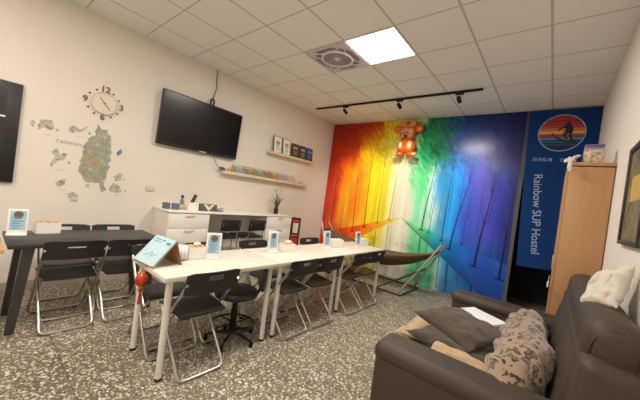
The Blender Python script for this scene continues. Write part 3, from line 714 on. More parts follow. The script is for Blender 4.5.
g.build('leaves', M['leaf'], t); s.build('plumes', M['straw'], t)

# counter chairs
def counter_chair(lab, y):
    t = thing('counter_chair', lab, 'chair', (.70, y, 0), rz=0, group='black chairs under the counter')
    MB().box((-.20, 0, .63), (.38, .40, .035), .012).build('seat', M['black_pl'], t)
    f = MB().prism([], 'x', 0, 0) if 0 else MB()
    f.box((.05, 0, .825), (.025, .32, .17), .012, rot=R3(y=.12)).build('backrest', M['black_pl'], t)
    for s in (-1, 1): MB().tube(fillet([(.062, s*.13, .86), (.02, s*.13, .64), (.0, s*.15, .62), (.05, s*.2, .008)], .05), .009, 8).build('rear_leg', M['chrome'], t)
    for s in (-1, 1): MB().tube([(-.34, s*.15, .62), (-.36, s*.2, .008)], .009, 8).build('front_leg', M['chrome'], t)
    MB().tube([(.03, -.18, .22), (.03, .18, .22)], .007, 8).tube([(-.352, -.18, .22), (-.352, .18, .22)], .007, 8).build('footrest', M['chrome'], t)
counter_chair('black counter chair with steel legs beside the left drawer unit', -3.00); counter_chair('black counter chair with steel legs beside the right drawer unit', -2.53)
t = thing('storage_box', 'white storage box on the floor beneath the counter chairs', 'box', (.17, -2.78, 0))
MB().box((0, 0, .16), (.28, .62, .32), .006).build('body', simple('box_white', (206, 202, 196)), t); MB().box((0, 0, .335), (.30, .64, .03), .006).build('lid', M['white_pl'], t)

t = thing('display_stand', 'black upright stand with red panels and a pale notice, right of the counter', 'stand', (.42, -1.34, 0), rz=-.72)
f = MB()
for s in (-1, 1): f.box((0, s*.08, .465), (.16, .022, .93), .004)
f.box((0, 0, .918), (.16, .14, .024), .004).box((-.07, 0, .46), (.016, .14, .90)).box((0, 0, .03), (.16, .14, .06)).build('frame', M['black_pl'], t)
MB().box((.01, 0, .34), (.12, .135, .54), .006).build('red_panel', M['red'], t)
for k in range(4): MB().box((.073, 0, .2+k*.12), (.008, .12, .022)).build('slot', M['black_pl'], t)
MB().box((.074, .0, .735), (.005, .10, .19)).build('notice', M['pinkpaper'], t)
MB().box((.01, 0, .865), (.11, .135, .06), .005).build('top_panel', M['red'], t)

# ------------------------------------------------------------------ folding chairs
def folding_chair(lab, loc, rz, group):
    """faces +Y, floor origin at its centre"""
    t = thing('folding_chair', lab, 'chair', loc, rz, group)
    r = .0105
    f = MB()
    pts = fillet([(-.195, -.262, .70), (-.195, .265, .012), (.195, .265, .012), (.195, -.262, .70)], .05)
    MB().tube(pts, r, 10).build('back_frame', M['chrome'], t)
    pts = fillet([(-.172, .13, .425), (-.172, -.25, .012), (.172, -.25, .012), (.172, .13, .425)], .05)
    MB().tube(pts, r, 10).tube([(-.17, .13, .425), (.17, .13, .425)], .008, 8).build('rear_frame', M['chrome'], t)
    # seat: shallow dished panel
    b = bmesh.new(); n = 10; g = [[None]*(n+1) for _ in range(n+1)]
    for i in range(n+1):
        for j in range(n+1):
            u, v = i/n*2-1, j/n*2-1
            x = u*.185*(1-.06*max(0, -v)); y = -.015+v*.168
            z = .438+.012*v-.012*(1-u*u)*(1-v*v*.5)-(.016*max(0, v-.7)/.3)
            g[i][j] = b.verts.new((x, y, z))
    for i in range(n):
        for j in range(n): b.faces.new((g[i][j], g[i+1][j], g[i+1][j+1], g[i][j+1]))
    r_ = bmesh.ops.extrude_face_region(b, geom=list(b.faces))
    bmesh.ops.translate(b, vec=(0, 0, .018), verts=[v for v in r_['geom'] if isinstance(v, bmesh.types.BMVert)])
    bmesh.ops.recalc_face_normals(b, faces=b.faces)
    MB()._merge(b).build('seat', M['brownblk'], t)
    # backrest: curved panel with a slotted grip hole
    b = bmesh.new(); xs = [-.205, -.16, -.11, -.06, -.035, 0, .035, .06, .11, .16, .205]; zs = [.615, .64, .67, .695, .712, .746, .772]
    for side in (0,):
        V = [[b.verts.new((x, -.270+1.1*(x*x)*.55-.030*(z-.615)/.157-.012*side, z-(.010 if abs(x) > .2 and z > .76 else 0))) for z in zs] for x in xs]
        for i in range(len(xs)-1):
            for j in range(len(zs)-1):
                if zs[j] == .712 and -.05 < (xs[i]+xs[i+1])/2 < .05: continue
                b.faces.new((V[i][j], V[i+1][j], V[i+1][j+1], V[i][j+1]))
    r_ = bmesh.ops.extrude_face_region(b, geom=list(b.faces))
    bmesh.ops.translate(b, vec=(0, .016, 0), verts=[v for v in r_['geom'] if isinstance(v, bmesh.types.BMVert)])
    bmesh.ops.recalc_face_normals(b, faces=b.faces)
    MB()._merge(b).build('backrest', M['black_pl'], t)
    for s in (-1, 1): MB().lathe([(0, -.006), (.014, -.006), (.014, .006), (0, .006)], 12, (s*.186, -.055, .436), R3(y=PI/2)).build('pivot', M['darkgrey_mtl'], t)
    for s in (-1, 1): MB().box((s*.14, .265, .006), (.05, .026, .011), .003).build('foot_pad', M['rubber'], t)
    return t
G1 = 'black folding chairs on the near side of the white tables'; G2 = 'black folding chairs on the far side of the white tables'; G3 = 'black folding chairs at the black table'
fc = folding_chair('black folding chair nearest the viewer, drawn up beside the binder end of the white tables', (2.18, -4.235, 0), PI/2, G1)
LAB1 = ['black folding chair at the middle white table, sofa side, nearer the stool', 'black folding chair at the middle white table, sofa side, farther from the stool',
        'black folding chair at the farthest white table, sofa side, nearer the viewer', 'black folding chair on the sofa side at the far table end, nearest the hammock']
for lab, y, dx, a in zip(LAB1, (-3.27, -2.84, -2.23, -1.82), (.0, .01, .03, .03), (.02, -.02, .03, .0)):
    copy_thing(fc, (2.19+dx, y, 0), PI/2+a, lab, G1)
LAB2 = ['black folding chair behind the light blue binder, facing the viewer side', 'black folding chair across the white table behind the paper roll and first sign', 'black folding chair across the white table, backrest beside the second sign', 'black folding chair across the farthest white table, beside the red stand']
for lab, y in zip(LAB2, (-4.275, -3.84, -3.19, -2.165)):
    copy_thing(fc, (1.79, y, 0), -PI/2, lab, G2)
LAB3 = ['black folding chair by the black table, near side, closest to the sign', 'black folding chair by the black table, near side, closest to the white table']
for lab, y in zip(LAB3, (-4.79, -4.365)): copy_thing(fc, (.975, y, 0), PI/2, lab, G3)
LAB4 = ['black folding chair on the wall side of the black table, behind the white box', 'black folding chair on the wall side of the black table, nearer the drawer unit']
for lab, y in zip(LAB4, (-4.74, -4.315)): copy_thing(fc, (.685, y, 0), -PI/2, lab, G3)

# ------------------------------------------------------------------ tables
def white_table(lab, y0, y1, x0=1.755, x1=2.36):
    t = thing('folding_table' if 0 else 'dining_table', lab, 'table', ((x0+x1)/2, (y0+y1)/2, 0), group='white tables pushed end to end')
    w, l = x1-x0, y1-y0
    MB().box((0, 0, .718), (w, l, .034), .0025).build('table_top', M['table_lam'], t)
    for sx in (-1, 1):
        for sy in (-1, 1):
            x, y = sx*(w/2-.06), sy*(l/2-.06)
            lg = MB().lathe([(0, .02), (.0215, .02), (.0235, .695), (.03, .70), (0, .70)], 18, (x, y, 0)).build('leg', M['white_mtl'], t)
            MB().lathe([(0, 0), (.023, 0), (.023, .022), (0, .022)], 16, (x, y, 0)).build('foot_cap', M['rubber'], lg)
white_table('white table at the near end of the row, with the light blue binder', -4.545, -3.525)
white_table('white table in the middle of the row', -3.515, -2.475)
white_table('white table at the far end of the row, nearest the mural', -2.465, -1.36)

t = thing('dining_table', 'dark brown-black table with tapered legs against the left of the room', 'table', (.85, -4.62, 0))
MB().box((0, 0, .716), (.62, 1.12, .034), .003).build('table_top', M['black_top'], t)
for sx in (-1, 1):
    for sy in (-1, 1):
        b = bmesh.new(); A = []
        top = (sx*.235, sy*.44); bot = (sx*.215, sy*.495)
        for (cx, cy), z, s in ((bot, 0.0, .026), (top, .698, .036)):
            A.append([b.verts.new((cx+dx*s, cy+dy*s, z)) for dx, dy in ((-1, -1), (1, -1), (1, 1), (-1, 1))])
        b.faces.new(A[0][::-1]); b.faces.new(A[1])
        for k in range(4): b.faces.new((A[0][k], A[0][(k+1) % 4], A[1][(k+1) % 4], A[1][k]))
        bmesh.ops.bevel(b, geom=list(b.edges), offset=.006, segments=2, affect='EDGES')
        MB()._merge(b).build('leg', M['darkgrey_mtl'], t)
MB().box((0, .44, .68), (.44, .04, .03)).box((0, -.44, .68), (.44, .04, .03)).build('cross_rail', M['black_mtl'], t)

t = thing('side_table', 'small pine side table at the left edge beyond the black table', 'table', (1.0, -5.42, 0))
MB().box((0, 0, .70), (.46, .44, .03), .004).build('table_top', M['pine'], t)
for sx in (-1, 1):
    for sy in (-1, 1): MB().box((sx*.17, sy*.16, .34), (.04, .04, .685), .003).build('leg', M['pine'], t)
MB().box((.17, 0, .60), (.02, .28, .09)).box((-.17, 0, .60), (.02, .28, .09)).box((0, .16, .60), (.30, .02, .09)).box((0, -.16, .60), (.30, .02, .09)).build('apron', M['pine'], t)
MB().box((.17, 0, .2), (.02, .28, .03)).box((0, .16, .2), (.30, .02, .03)).build('stretcher', M['pine'], t)

# stool
t = thing('swivel_stool', 'black round swivel stool with foot ring and small back, under the near white table', 'stool', (2.12, -3.79, 0), rz=.0)
MB().lathe([(0, .40), (.16, .40), (.19, .415), (.195, .44), (.18, .465), (.12, .475), (0, .472)], 32).build('seat', M['black_pl'], t)
MB().lathe([(0, .07), (.03, .07), (.03, .28), (.024, .285), (.024, .40), (0, .40)], 18).build('column', M['black_mtl'], t)
b = MB()
for k in range(5):
    an = k*2*PI/5+.3; b.tube([(.025*math.cos(an), .025*math.sin(an), .085), (.22*math.cos(an), .22*math.sin(an), .045)], .015, 8, r2=.011)
    b.lathe([(0, 0), (.018, 0), (.018, .045), (0, .045)], 10, (.22*math.cos(an), .22*math.sin(an), 0))
b.build('base', M['black_mtl'], t)
MB().tube([(.19*math.cos(a), .19*math.sin(a), .15) for a in [2*PI*i/36 for i in range(36)]], .009, 8, True).tube([(-.19, 0, .15), (.19, 0, .15)], .007, 6).tube([(0, -.19, .15), (0, .19, .15)], .007, 6).build('foot_ring', M['black_mtl'], t)
MB().tube(fillet([(.05, .10, .40), (.10, .17, .42), (.115, .19, .56)], .04), .012, 8).build('back_bar', M['black_mtl'], t)
MB().box((.115, .185, .585), (.26, .035, .21), .015, rot=R3(x=-.08, z=-.55)).build('backrest', M['black_pl'], t)

# ------------------------------------------------------------------ things on the tables
def sign(lab, x, y, rz, z=.7355, first=None, sc=1.):
    t = thing('sign_stand', lab, 'sign', (x, y, z), rz, 'white table signs with blue cards')
    # faces +X
    MB().box((0, 0, .006), (.07, .125, .012), .003).build('base', M['white_pl'], t)
    MB().box((-.012, 0, .115), (.010, .125, .215), .003, rot=R3(y=-.10)).build('frame', M['white_pl'], t)
    rt = R3(y=-.10)
    def face(mb, y_, z_, d, off):
        c = rt @ Vector((.0058+off, y_, z_-.115)) + Vector((-.012, 0, .115)); return mb.box(c, (.0012, d[0], d[1]), rot=rt)
    face(MB(), 0, .125, (.098, .165), .0).build('card', M['blue_card'], t)
    e = MB(); e.lathe([(0, 0), (.03, 0), (.03, .0012), (0, .0012)], 20, rt @ Vector((.0066, 0, .060)) + Vector((-.012, 0, .115)), rt @ R3(y=PI/2)); e.build('emblem', M['brown_p'], t)
    e = MB()
    for k in range(2): face(e, 0, .152-k*.010, (.052-.012*k, .006), .0025)
    e.build('emblem_stripes', M['ink'], t)
    s = MB()
    for k in range(4): face(s, -.008 if k % 2 else 0, .118-k*.019, (.07 if k % 2 == 0 else .05, .007), .0012)
    s.build('printed_lines', M['ink'], t)
    return t
sg = sign('white sign with blue card on the near white table, right of the paper roll', 2.0, -4.005, -.42)
for lab, x, y, a in (('white sign with blue card on the middle table, left of the box of peach packets', 1.965, -3.27, -.06), ('white sign with blue card on the far table by its joint with the middle table', 2.01, -2.37, -.04), ('white sign with blue card near the mural end of the far table', 2.09, -1.72, -.02)):
    copy_thing(sg, (x, y, .7355), a, lab)
copy_thing(sg, (.76, -5.11, .7335), -.12, 'white sign with blue card on the left end of the black table')
def packet_box(lab, x, y, rz, w, d, h, z, fill, tissue=True):
    t = thing('open_box', lab, 'box', (x, y, z), rz, 'small white boxes on the tables')
    f = MB().box((0, 0, .003), (d, w, .006))
    for s in (-1, 1): f.box((s*(d/2-.002), 0, h/2), (.004, w, h)).box((0, s*(w/2-.002), h/2), (d-.008, .004, h))
    f.build('box', M['white_pl'], t)
    p = MB(); n = 6
    for k in range(n): p.box((0, (k-(n-1)/2)*(w-.02)/n, h*.52+.008*(k % 2)), (d-.02, (w-.02)/n-.003, h*.98), .002, rot=R3(x=.08*(k % 3-1)))
    p.build('packets', fill, t)
    if tissue: MB().box((.0, w*.1, h+.02), (d*.5, w*.35, .018), .006, rot=R3(x=.2)).box((0, w*.1, h+.006), (d*.2, w*.12, .02), .004).build('white_flap', M['white_pl'], t)
tan = simple('tan_packet', (206, 160, 104))
packet_box('white box of tan packets on the near white table, beside the paper roll', 1.925, -4.135, -.15, .14, .12, .10, .7355, tan)
packet_box('white box of pale orange packets on the middle table, right of its sign', 1.97, -3.075, -.1, .17, .12, .085, .7355, simple('peach_packet', (222, 176, 140)))
packet_box('white box on the far table, right of the third sign', 1.98, -2.14, -.2, .20, .12, .10, .7355, M['white_pl'], False)
packet_box('white box at the mural end of the far table', 2.03, -1.50, -.2, .14, .11, .10, .7355, M['white_pl'], False)
packet_box('white box of tan packets on the black table, behind the sign', .66, -4.91, .1, .17, .12, .10, .7335, tan, False)
t = thing('paper_roll', 'white striped paper roll lying beside the binder on the near white table', 'roll', (1.95, -4.275, .7355+.062), rz=-.30)
MB().lathe([(.022, -.052), (.060, -.052), (.062, -.048), (.062, .048), (.060, .052), (.022, .052), (.020, .04), (.020, -.04)], 28, rot=R3(x=PI/2)).build('roll', M['paper'], t)
b = MB()
for y in (-.02, .005, .03): b.tube([(.0622*math.cos(a), y, .0622*math.sin(a)) for a in [2*PI*i/32 for i in range(32)]], .0014, 5, True)
b.build('stripes', simple('roll_stripe', (176, 120, 90)), t)
MB().lathe([(0, -.055), (.038, -.055), (.038, -.050), (0, -.050)], 20, rot=R3(x=PI/2)).lathe([(0, .0505), (.038, .0505), (.038, .055), (0, .055)], 20, rot=R3(x=PI/2)).build('core', M['rubber'], t)

t = thing('tabletop_binder', 'light blue A-frame binder standing open on the near end of the white table', 'binder', (1.985, -4.47, .7355), rz=.12)
def slab(mb, a, b, x0, x1, th):
    ay, az = a; by, bz = b; n = Vector((0, -(bz-az), by-ay)).normalized()*th
    return mb.prism([(ay, az), (by, bz), (by+n.y, bz+n.z), (ay+n.y, az+n.z)], 'x', x0, x1)
slab(MB(), (-.085, .003), (.075, .185), -.14, .14, .005).build('backing_board', M['cardboard'], t)
slab(MB(), (-.083, .012), (.072, .186), -.135, .135, .009).build('front_cover', M['binder'], t)
slab(MB(), (.135, .0), (.077, .185), -.14, .14, .005).build('rear_board', M['cardboard'], t)
q = MB(); dirv = Vector((0, .155, .174)).normalized(); nrm = Vector((0, -.174, .155)).normalized()
def on_cover(u, v): return Vector((u, -.083, .012))+dirv*v+nrm*.0098
rtc = R3(x=math.atan2(.174, .155))
for (u, v, w_, h_) in ((-.06, .205, .07, .008), (.01, .205, .05, .008), (.09, .19, .05, .022), (-.05, .185, .09, .006)): q.box(on_cover(u, v), (w_, h_, .0012), rot=rtc)
q.build('cover_title', M['ink'], t)
cur = [on_cover(-.06+.013*i, .05+.012*math.sin(i*1.9)+.009*i*(1 if i<6 else .4)) for i in range(12)]
MB().tube(cur, .0016, 5).build('cover_drawing', M['ink_l'], t)
t = thing('lantern_ornament', 'small red and gold lantern ornament hanging at the near end of the white table', 'ornament', (2.06, -4.575, 0))
MB().tube([(0, .031, .737), (0, -.001, .737), (0, -.002, .70)], .0025, 6).build('cord', M['red'], t)
MB().lathe([(0, .595), (.016, .596), (.034, .615), (.041, .645), (.034, .675), (.016, .694), (0, .696)], 14).build('lantern_body', M['redfoil'], t)
MB().lathe([(0, .597), (.016, .585), (.016, .598), (0, .598)], 12).lathe([(0, .69), (.016, .69), (.016, .702), (0, .702)], 12).build('gold_cap', M['gold'], t)
MB().lathe([(0, .562), (.014, .562), (.016, .578), (.007, .586), (0, .586)], 10).lathe([(.0, .47), (.013, .47), (.006, .562), (0, .562)], 10).build('tassel', M['redfoil'], t)

# ------------------------------------------------------------------ hammock
t = thing('hammock', 'brown canvas hammock on a folding steel floor stand in front of the mural', 'hammock', (1.78, -.62, 0))
f = MB(); 
for y in (-.38, .38): f.tube([(-.78, y, .018), (.74, y, .018)], .014, 10)
f.build('floor_rail', M['darkgrey_mtl'], t)
f = MB()
for s in (-1, 1):
    f.tube([(s*.76, -.40, .018), (s*.76, .40, .018)], .014, 10)
f.build('foot_bar', M['darkgrey_mtl'], t)
for s in (-1, 1):
    for y in (-.36, .36):
        MB().tube([(s*.70, y, .03), (s*1.10, y*.45, .72), (s*1.20, y*.34, .90)], .017, 10).build('arm', M['chrome'], t)
    MB().tube([(s*.34, -.37, .02), (s*.93, -.26, .43)], .012, 8).tube([(s*.34, .37, .02), (s*.93, .26, .43)], .012, 8).build('brace', M['darkgrey_mtl'], t)
    MB().tube([(s*1.12, -.17, .755), (s*1.12, .17, .755)], .013, 8).build('spreader_bar', M['darkgrey_mtl'], t)
b = bmesh.new(); nx, ny = 28, 12; g = []
for i in range(nx+1):
    u = i/nx*2-1; row = []
    for j in range(ny+1):
        v = j/ny*2-1
        wd = .17+.19*(1-u*u)
        edge = .745-.19*(1-u*u)
        sag = .22*(1-u*u)**.7*(1-v*v)**.8
        row.append(b.verts.new((u*1.115, v*wd, edge-sag+.012*noise.noise(Vector((u*4, v*3, 2))))))
    g.append(row)
for i in range(nx):
    for j in range(ny): b.faces.new((g[i][j], g[i+1][j], g[i+1][j+1], g[i][j+1]))
r_ = bmesh.ops.extrude_face_region(b, geom=list(b.faces)); bmesh.ops.translate(b, vec=(0, 0, -.006), verts=[v for v in r_['geom'] if isinstance(v, bmesh.types.BMVert)])
bmesh.ops.recalc_face_normals(b, faces=b.faces)
MB()._merge(b).build('canvas', M['hamm'], t)

# ------------------------------------------------------------------ foil balloon (round figure) hanging on the mural
t = thing('foil_balloon', 'orange foil balloon figure with round ears and a moustache hanging on the mural', 'balloon', (1.925, -.14, 0))
b = MB().box((0, 0, 2.88), (.31, .15, .33), .07, seg=5).ell((-.215, 0, 2.91), (.08, .045, .075)).ell((.215, 0, 2.91), (.08, .045, .075)).ell((0, 0, 2.58), (.19, .095, .15))
for q in (-1, 1): b.ell((q*.14, -.02, 2.42), (.10, .065, .05))
b.build('body', M['foil'], t)
MB().box((0, -.035, 2.83), (.25, .12, .21), .055, seg=5).build('face', M['foil_face'], t)
MB().box((0, -.015, 3.0), (.33, .15, .11), .035, seg=4).build('hat', simple('hat_gold', (206, 120, 44), .25), t)
MB().ell((.02, -.092, 2.995), (.045, .012, .03)).build('hat_gem', M['foil_g'], t)
for q in (-1, 1):
    MB().ell((q*.055, -.096, 2.875), (.020, .010, .010)).build('eye', M['foil_d'], t)
    MB().box((q*.058, -.096, 2.905), (.06, .008, .012), .003, rot=R3(y=q*.2)).build('eyebrow', M['foil_d'], t)
    MB().tube([(q*.012, -.104, 2.815), (q*.05, -.102, 2.818), (q*.085, -.098, 2.79), (q*.09, -.094, 2.755)], .013, 8, r2=.006).build('moustache', M['foil_d'], t)
    MB().ell((q*.09, -.062, 2.58), (.05, .045, .08)).build('sleeve', M['foil_l'], t)
    MB().ell((q*.185, -.05, 2.415), (.05, .04, .032)).build('shoe', M['foil_l'], t)
MB().ell((0, -.104, 2.845), (.022, .014, .022)).build('nose', M['foil_face'], t)
MB().ell((0, -.096, 2.755), (.045, .014, .035)).build('beard', M['foil_d'], t)
MB().tube([(0, 0, 2.44), (.01, .0, 2.38), (-.01, .01, 2.32), (-.02, .02, 2.27)], .009, 6).build('neck_tie', M['foil_l'], t)
MB().tube([(0, 0, 3.05), (0, .02, 3.08), (0, .03, H-.004)], .002, 5).build('hanging_string', M['paper'], t)

# ------------------------------------------------------------------ doorway banner
t = thing('door_banner', 'blue cloth banner with round surfer emblem and Rainbow SUP Hostel lettering over the doorway', 'banner', (0, -.035, 0))
b = bmesh.new(); nx, nz = 30, 40; TL, TR, BL, BR_ = (3.80, 3.125), (4.612, 3.125), (3.90, .745), (4.605, .80)
g = []
def bn(u, v):
    x = (TL[0]*(1-u)+TR[0]*u)*v+(BL[0]*(1-u)+BR_[0]*u)*(1-v); z = (TL[1]*(1-u)+TR[1]*u)*v+(BL[1]*(1-u)+BR_[1]*u)*(1-v)
    return x, .006*math.sin(u*14)*(1-v), z
for i in range(nx+1): g.append([b.verts.new(bn(i/nx, j/nz)) for j in range(nz+1)])
for i in range(nx):
    for j in range(nz): b.faces.new((g[i][j], g[i+1][j], g[i+1][j+1], g[i][j+1]))
r_ = bmesh.ops.extrude_face_region(b, geom=list(b.faces)); bmesh.ops.translate(b, vec=(0, .003, 0), verts=[v for v in r_['geom'] if isinstance(v, bmesh.types.BMVert)])
bmesh.ops.recalc_face_normals(b, faces=b.faces)
MB()._merge(b).build('cloth', M['banner'], t)
MB().tube([(3.80, .004, 3.123), (4.612, .004, 3.123)], .009, 8).build('hanging_rod', M['darkgrey_mtl'], t)
YF = -.0085
# round emblem
CX, CZ, RR = 4.212, 2.772, .270
em = MB().tube([(CX+(RR-.006)*math.cos(a), YF-.001, CZ+(RR-.006)*math.sin(a)) for a in [2*PI*i/64 for i in range(64)]], .006, 6, True).build('emblem_ring', M['text'], t)
bands = [(1.0, .70, (150, 28, 26)), (.66, .50, (160, 34, 30)), (.46, .32, (176, 50, 34)), (.28, .12, (196, 100, 48)), (.10, -.06, (206, 164, 74)), (-.08, -.22, (160, 176, 110)), (-.26, -.40, (64, 124, 150)), (-.45, -.56, (40, 74, 110)), (-.62, -.74, (30, 52, 92)), (-.80, -.93, (24, 28, 48))]
r0 = RR-.016
for a_, b_, c_ in bands:
    up = []; dn = []
    n = 14
    xs_ = []
    pts = []
    for zz_ in [a_+(b_-a_)*i/6 for i in range(7)]: pts.append((CX+r0*math.sqrt(max(0, 1-zz_*zz_)), CZ+r0*zz_))
    for zz_ in [b_+(a_-b_)*i/6 for i in range(7)]: pts.append((CX-r0*math.sqrt(max(0, 1-zz_*zz_)), CZ+r0*zz_))
    if a_ == 1.0: pts = pts[1:-1]+[(CX, CZ+r0)]
    MB().prism(pts, 'y', YF-.002, YF).build('emblem_stripe', simple('band%d' % c_[0], c_, .8), t)
dk = simple('surfer_black', (20, 22, 30), .8)
Y2 = YF-.0035
f = MB()
def flat(p): return [(CX+a*r0, CZ+b*r0) for a, b in p]
def sil(p): f.prism(flat(p), 'y', Y2, Y2+.0012)
sil([(.16, .50), (.20, .60), (.28, .64), (.36, .60), (.38, .50), (.32, .42), (.22, .42)])          # head
sil([(.16, .44), (.38, .46), (.50, .30), (.50, .06), (.36, -.02), (.18, .06), (.16, .22)])       # torso
sil([(.20, .42), (.24, .30), (.02, .24), (-.16, .12), (-.20, .18), (-.02, .34)])                # arm
sil([(.18, .10), (.38, .06), (.24, -.10), (.24, -.20), (.12, -.22), (.06, -.06)])             # front leg
sil([(.34, .10), (.50, .10), (.46, -.14), (.56, -.46), (.44, -.48), (.34, -.18)])             # rear leg
sil([(.12, -.20), (.24, -.16), (.32, -.34), (.24, -.40)])
sil([(-.46, .02), (-.42, .03), (-.22, -.20), (.06, -.36), (.40, -.46), (.70, -.46), (.86, -.44), (.66, -.54), (.34, -.56), (.0, -.46), (-.28, -.26)])   # board
f.build('emblem_surfer', dk, t)
TA = .078
text('hostel_lettering', 'Rainbow SUP Hostel', 0.146, M['text'], t, (4.055, YF-.0015, 1.562), (PI/2, PI/2-TA, 0), ext=.0008, sx=.975)
text('chinese_lettering', '\u5f69\u6708\u8679\u6d77', .058, M['text'], t, (4.035, YF-.0015, 2.375), (PI/2, 0, 0), ext=.0008, space=1.05)
text('chinese_lettering', '\u7acb\u69f3', .058, M['text'], t, (4.29, YF-.0015, 2.375), (PI/2, 0, 0), ext=.0008, space=1.05)

# ------------------------------------------------------------------ cabinet and what is on it
t = thing('tall_cabinet', 'tall oak veneer cabinet against the right wall beside the doorway', 'cabinet', (4.47, -1.62, 0))
MB().box((0, 0, .99), (.29, .80, 1.94), .003).box((0, 0, .985+1.0), (.298, .81, .03), .003).box((.0, 0, .02), (.27, .76, .04)).build('carcass', M['cabwood'], t)
for s in (-1, 1):
    d = MB().box((-.154, s*.198, 1.0), (.016, .39, 1.9), .002).build('door', M['cabwood'], t)
    MB().box((-.166, s*.03, 1.05), (.012, .012, .14), .003).build('handle', M['chrome'], d)
o = MB().box((4.299, -2.024, 1.02), (.012, .014, .05), .003).tube([(4.30, -2.024, 1.04), (4.303, -2.024, 1.10)], .002, 5).build('hanging_tag', M['white_pl']); tag(o, 'tiny white tag hanging on the front corner of the oak cabinet', 'tag')
o.location = (-.012, -.01, -.14)
t = thing('snack_jar', 'clear jar full of cork-coloured pieces with purple lid on the oak cabinet', 'jar', (4.475, -1.93, 2.0015))
MB().box((0, 0, .062), (.13, .10, .12), .012).build('filling', M['nuts'], t)
MB().box((0, 0, .072), (.138, .108, .142), .014).build('jar_wall', M['clear'], t)
MB().box((0, 0, .155), (.13, .10, .026), .008).build('lid', M['purple'], t)
t = thing('plastic_bag', 'crumpled white plastic bag hanging over the corner of the oak cabinet', 'bag', (4.35, -1.98, 2.0015))
b = bmesh.new(); bmesh.ops.create_icosphere(b, subdivisions=4, radius=1)
for v in b.verts:
    n = noise.noise(v.co*2.2)*.35+noise.noise(v.co*6)*.12
    v.co = Vector((v.co.x*.038*(1+n)-.03, v.co.y*.05*(1+n), max(-.5, v.co.z)*.03*(1+n)+.016))
MB()._merge(b).build('bag_top', M['bag'], t)
b = bmesh.new(); bmesh.ops.create_icosphere(b, subdivisions=4, radius=1)
for v in b.verts:
    n = noise.noise(v.co*2.5+Vector((5, 0, 0)))*.3+noise.noise(v.co*7)*.1
    v.co = Vector((-.026+v.co.x*.016*(1+n), -.075+v.co.y*.014*(1+n), -.04+v.co.z*.055*(1+n)))
MB()._merge(b).build('bag_drape', M['bag'], t)
MB().ell((.005, -.0, .05), (.04, .025, .014), rot=R3(y=-.5)).build('bag_handle', M['bag'], t)

# ------------------------------------------------------------------ right wall pictures
def picture(lab, y0, y1, z0, z1):
    t = thing('framed_picture', lab, 'picture', (W, (y0+y1)/2, (z0+z1)/2), group='framed pictures on the right wall')
    w, h = y1-y0, z1-z0; f = MB()
    for s in (-1, 1): f.box((-.014, s*(w/2-.014), 0), (.028, .028, h), .003).box((-.014, 0, s*(h/2-.014)), (.028, w-.056, .028), .003)
    f.build('frame', M['frame_b'], t)
    MB().box((-.008, 0, 0), (.012, w-.05, h-.05)).build('picture_sheet', M['art'], t)
    MB().box((-.0148, 0, .03), (.0012, w*.5, .15)).build('printed_block', simple('art_yellow', (180, 146, 66)), t)
    return t
picture('dark framed brown and gold picture above the sofa, nearer the cabinet', -3.28, -2.73, 1.35, 1.96)
picture('dark framed picture above the sofa at the right edge of the view', -3.86, -3.34, 1.36, 1.97)
t = thing('red_ornament', 'small red round ornament on the wall above the pictures', 'ornament', (W, -2.98, 2.16))
MB().ell((-.02, 0, 0), (.018, .05, .05)).build('disc', M['red'], t); MB().tube([(-.018, 0, .05), (-.004, 0, .12)], .003, 5).build('cord', M['gold'], t)

# ------------------------------------------------------------------ sofa
t = thing('sofa', 'brown leather sofa along the right wall', 'sofa')
SY0, SY1 = -3.875, -2.02
def rbox(c, d, r, rot=None, seg=5): return MB().box(c, d, r, rot, seg)
rbox(((3.56+4.60)/2, (SY0+SY1)/2, .20), (4.60-3.56, SY1-SY0-.02, .30), .03).build('base', M['leather'], t)
AW = .23
for y, nm in ((SY0+AW/2, 'near'), (SY1-AW/2, 'far')):
    a_ = rbox((4.06, y, .33), (.995, AW, .50), .03).build('armrest', M['leather'], t)
    MB().tube([(3.53, y, .56)]+[(4.1, y, .565)]+[(4.50, y, .565)], .001, 4) if 0 else None
    rbox((4.055, y, .568), (1.02, AW+.012, .12), .055).build('armrest_pad', M['leather'], a_)
YM = (SY0+SY1)/2
for y0, y1 in ((SY0+AW+.005, YM-.003), (YM+.003, SY1-AW-.005)):
    rbox(((3.54+4.34)/2, (y0+y1)/2, .41), (.80, y1-y0, .15), .05).build('seat_cushion', M['leather'], t)
b = rbox((4.475, YM, .55), (.20, SY1-SY0-.05, .70), .05, R3(y=.10)).build('backrest', M['leather'], t)
for y0, y1 in ((SY0+.21, YM-.003), (YM+.003, SY1-.06)):
    rbox((4.45, (y0+y1)/2, .62), (.18, y1-y0, .46), .04, R3(y=.22)).build('back_cushion', M['leather'], t)
h = rbox((4.512, (-3.76-2.10)/2, .895), (.195, -2.10+3.76, .31), .08, R3(y=.05), 6).build('head_cushion', M['leather'], t)
MB().tube([(4.508+.075*math.cos(a), -3.742, .895+.125*math.sin(a)) for a in [2*PI*i/28 for i in range(28)]], .004, 6, True).build('seam', M['seam'], h)
for x in (3.62, 4.52):
    for y in (SY0+.08, SY1-.08): MB().lathe([(0, 0), (.022, 0), (.028, .06), (0, .06)], 14, (x, y, 0)).build('foot', M['rubber'], t)

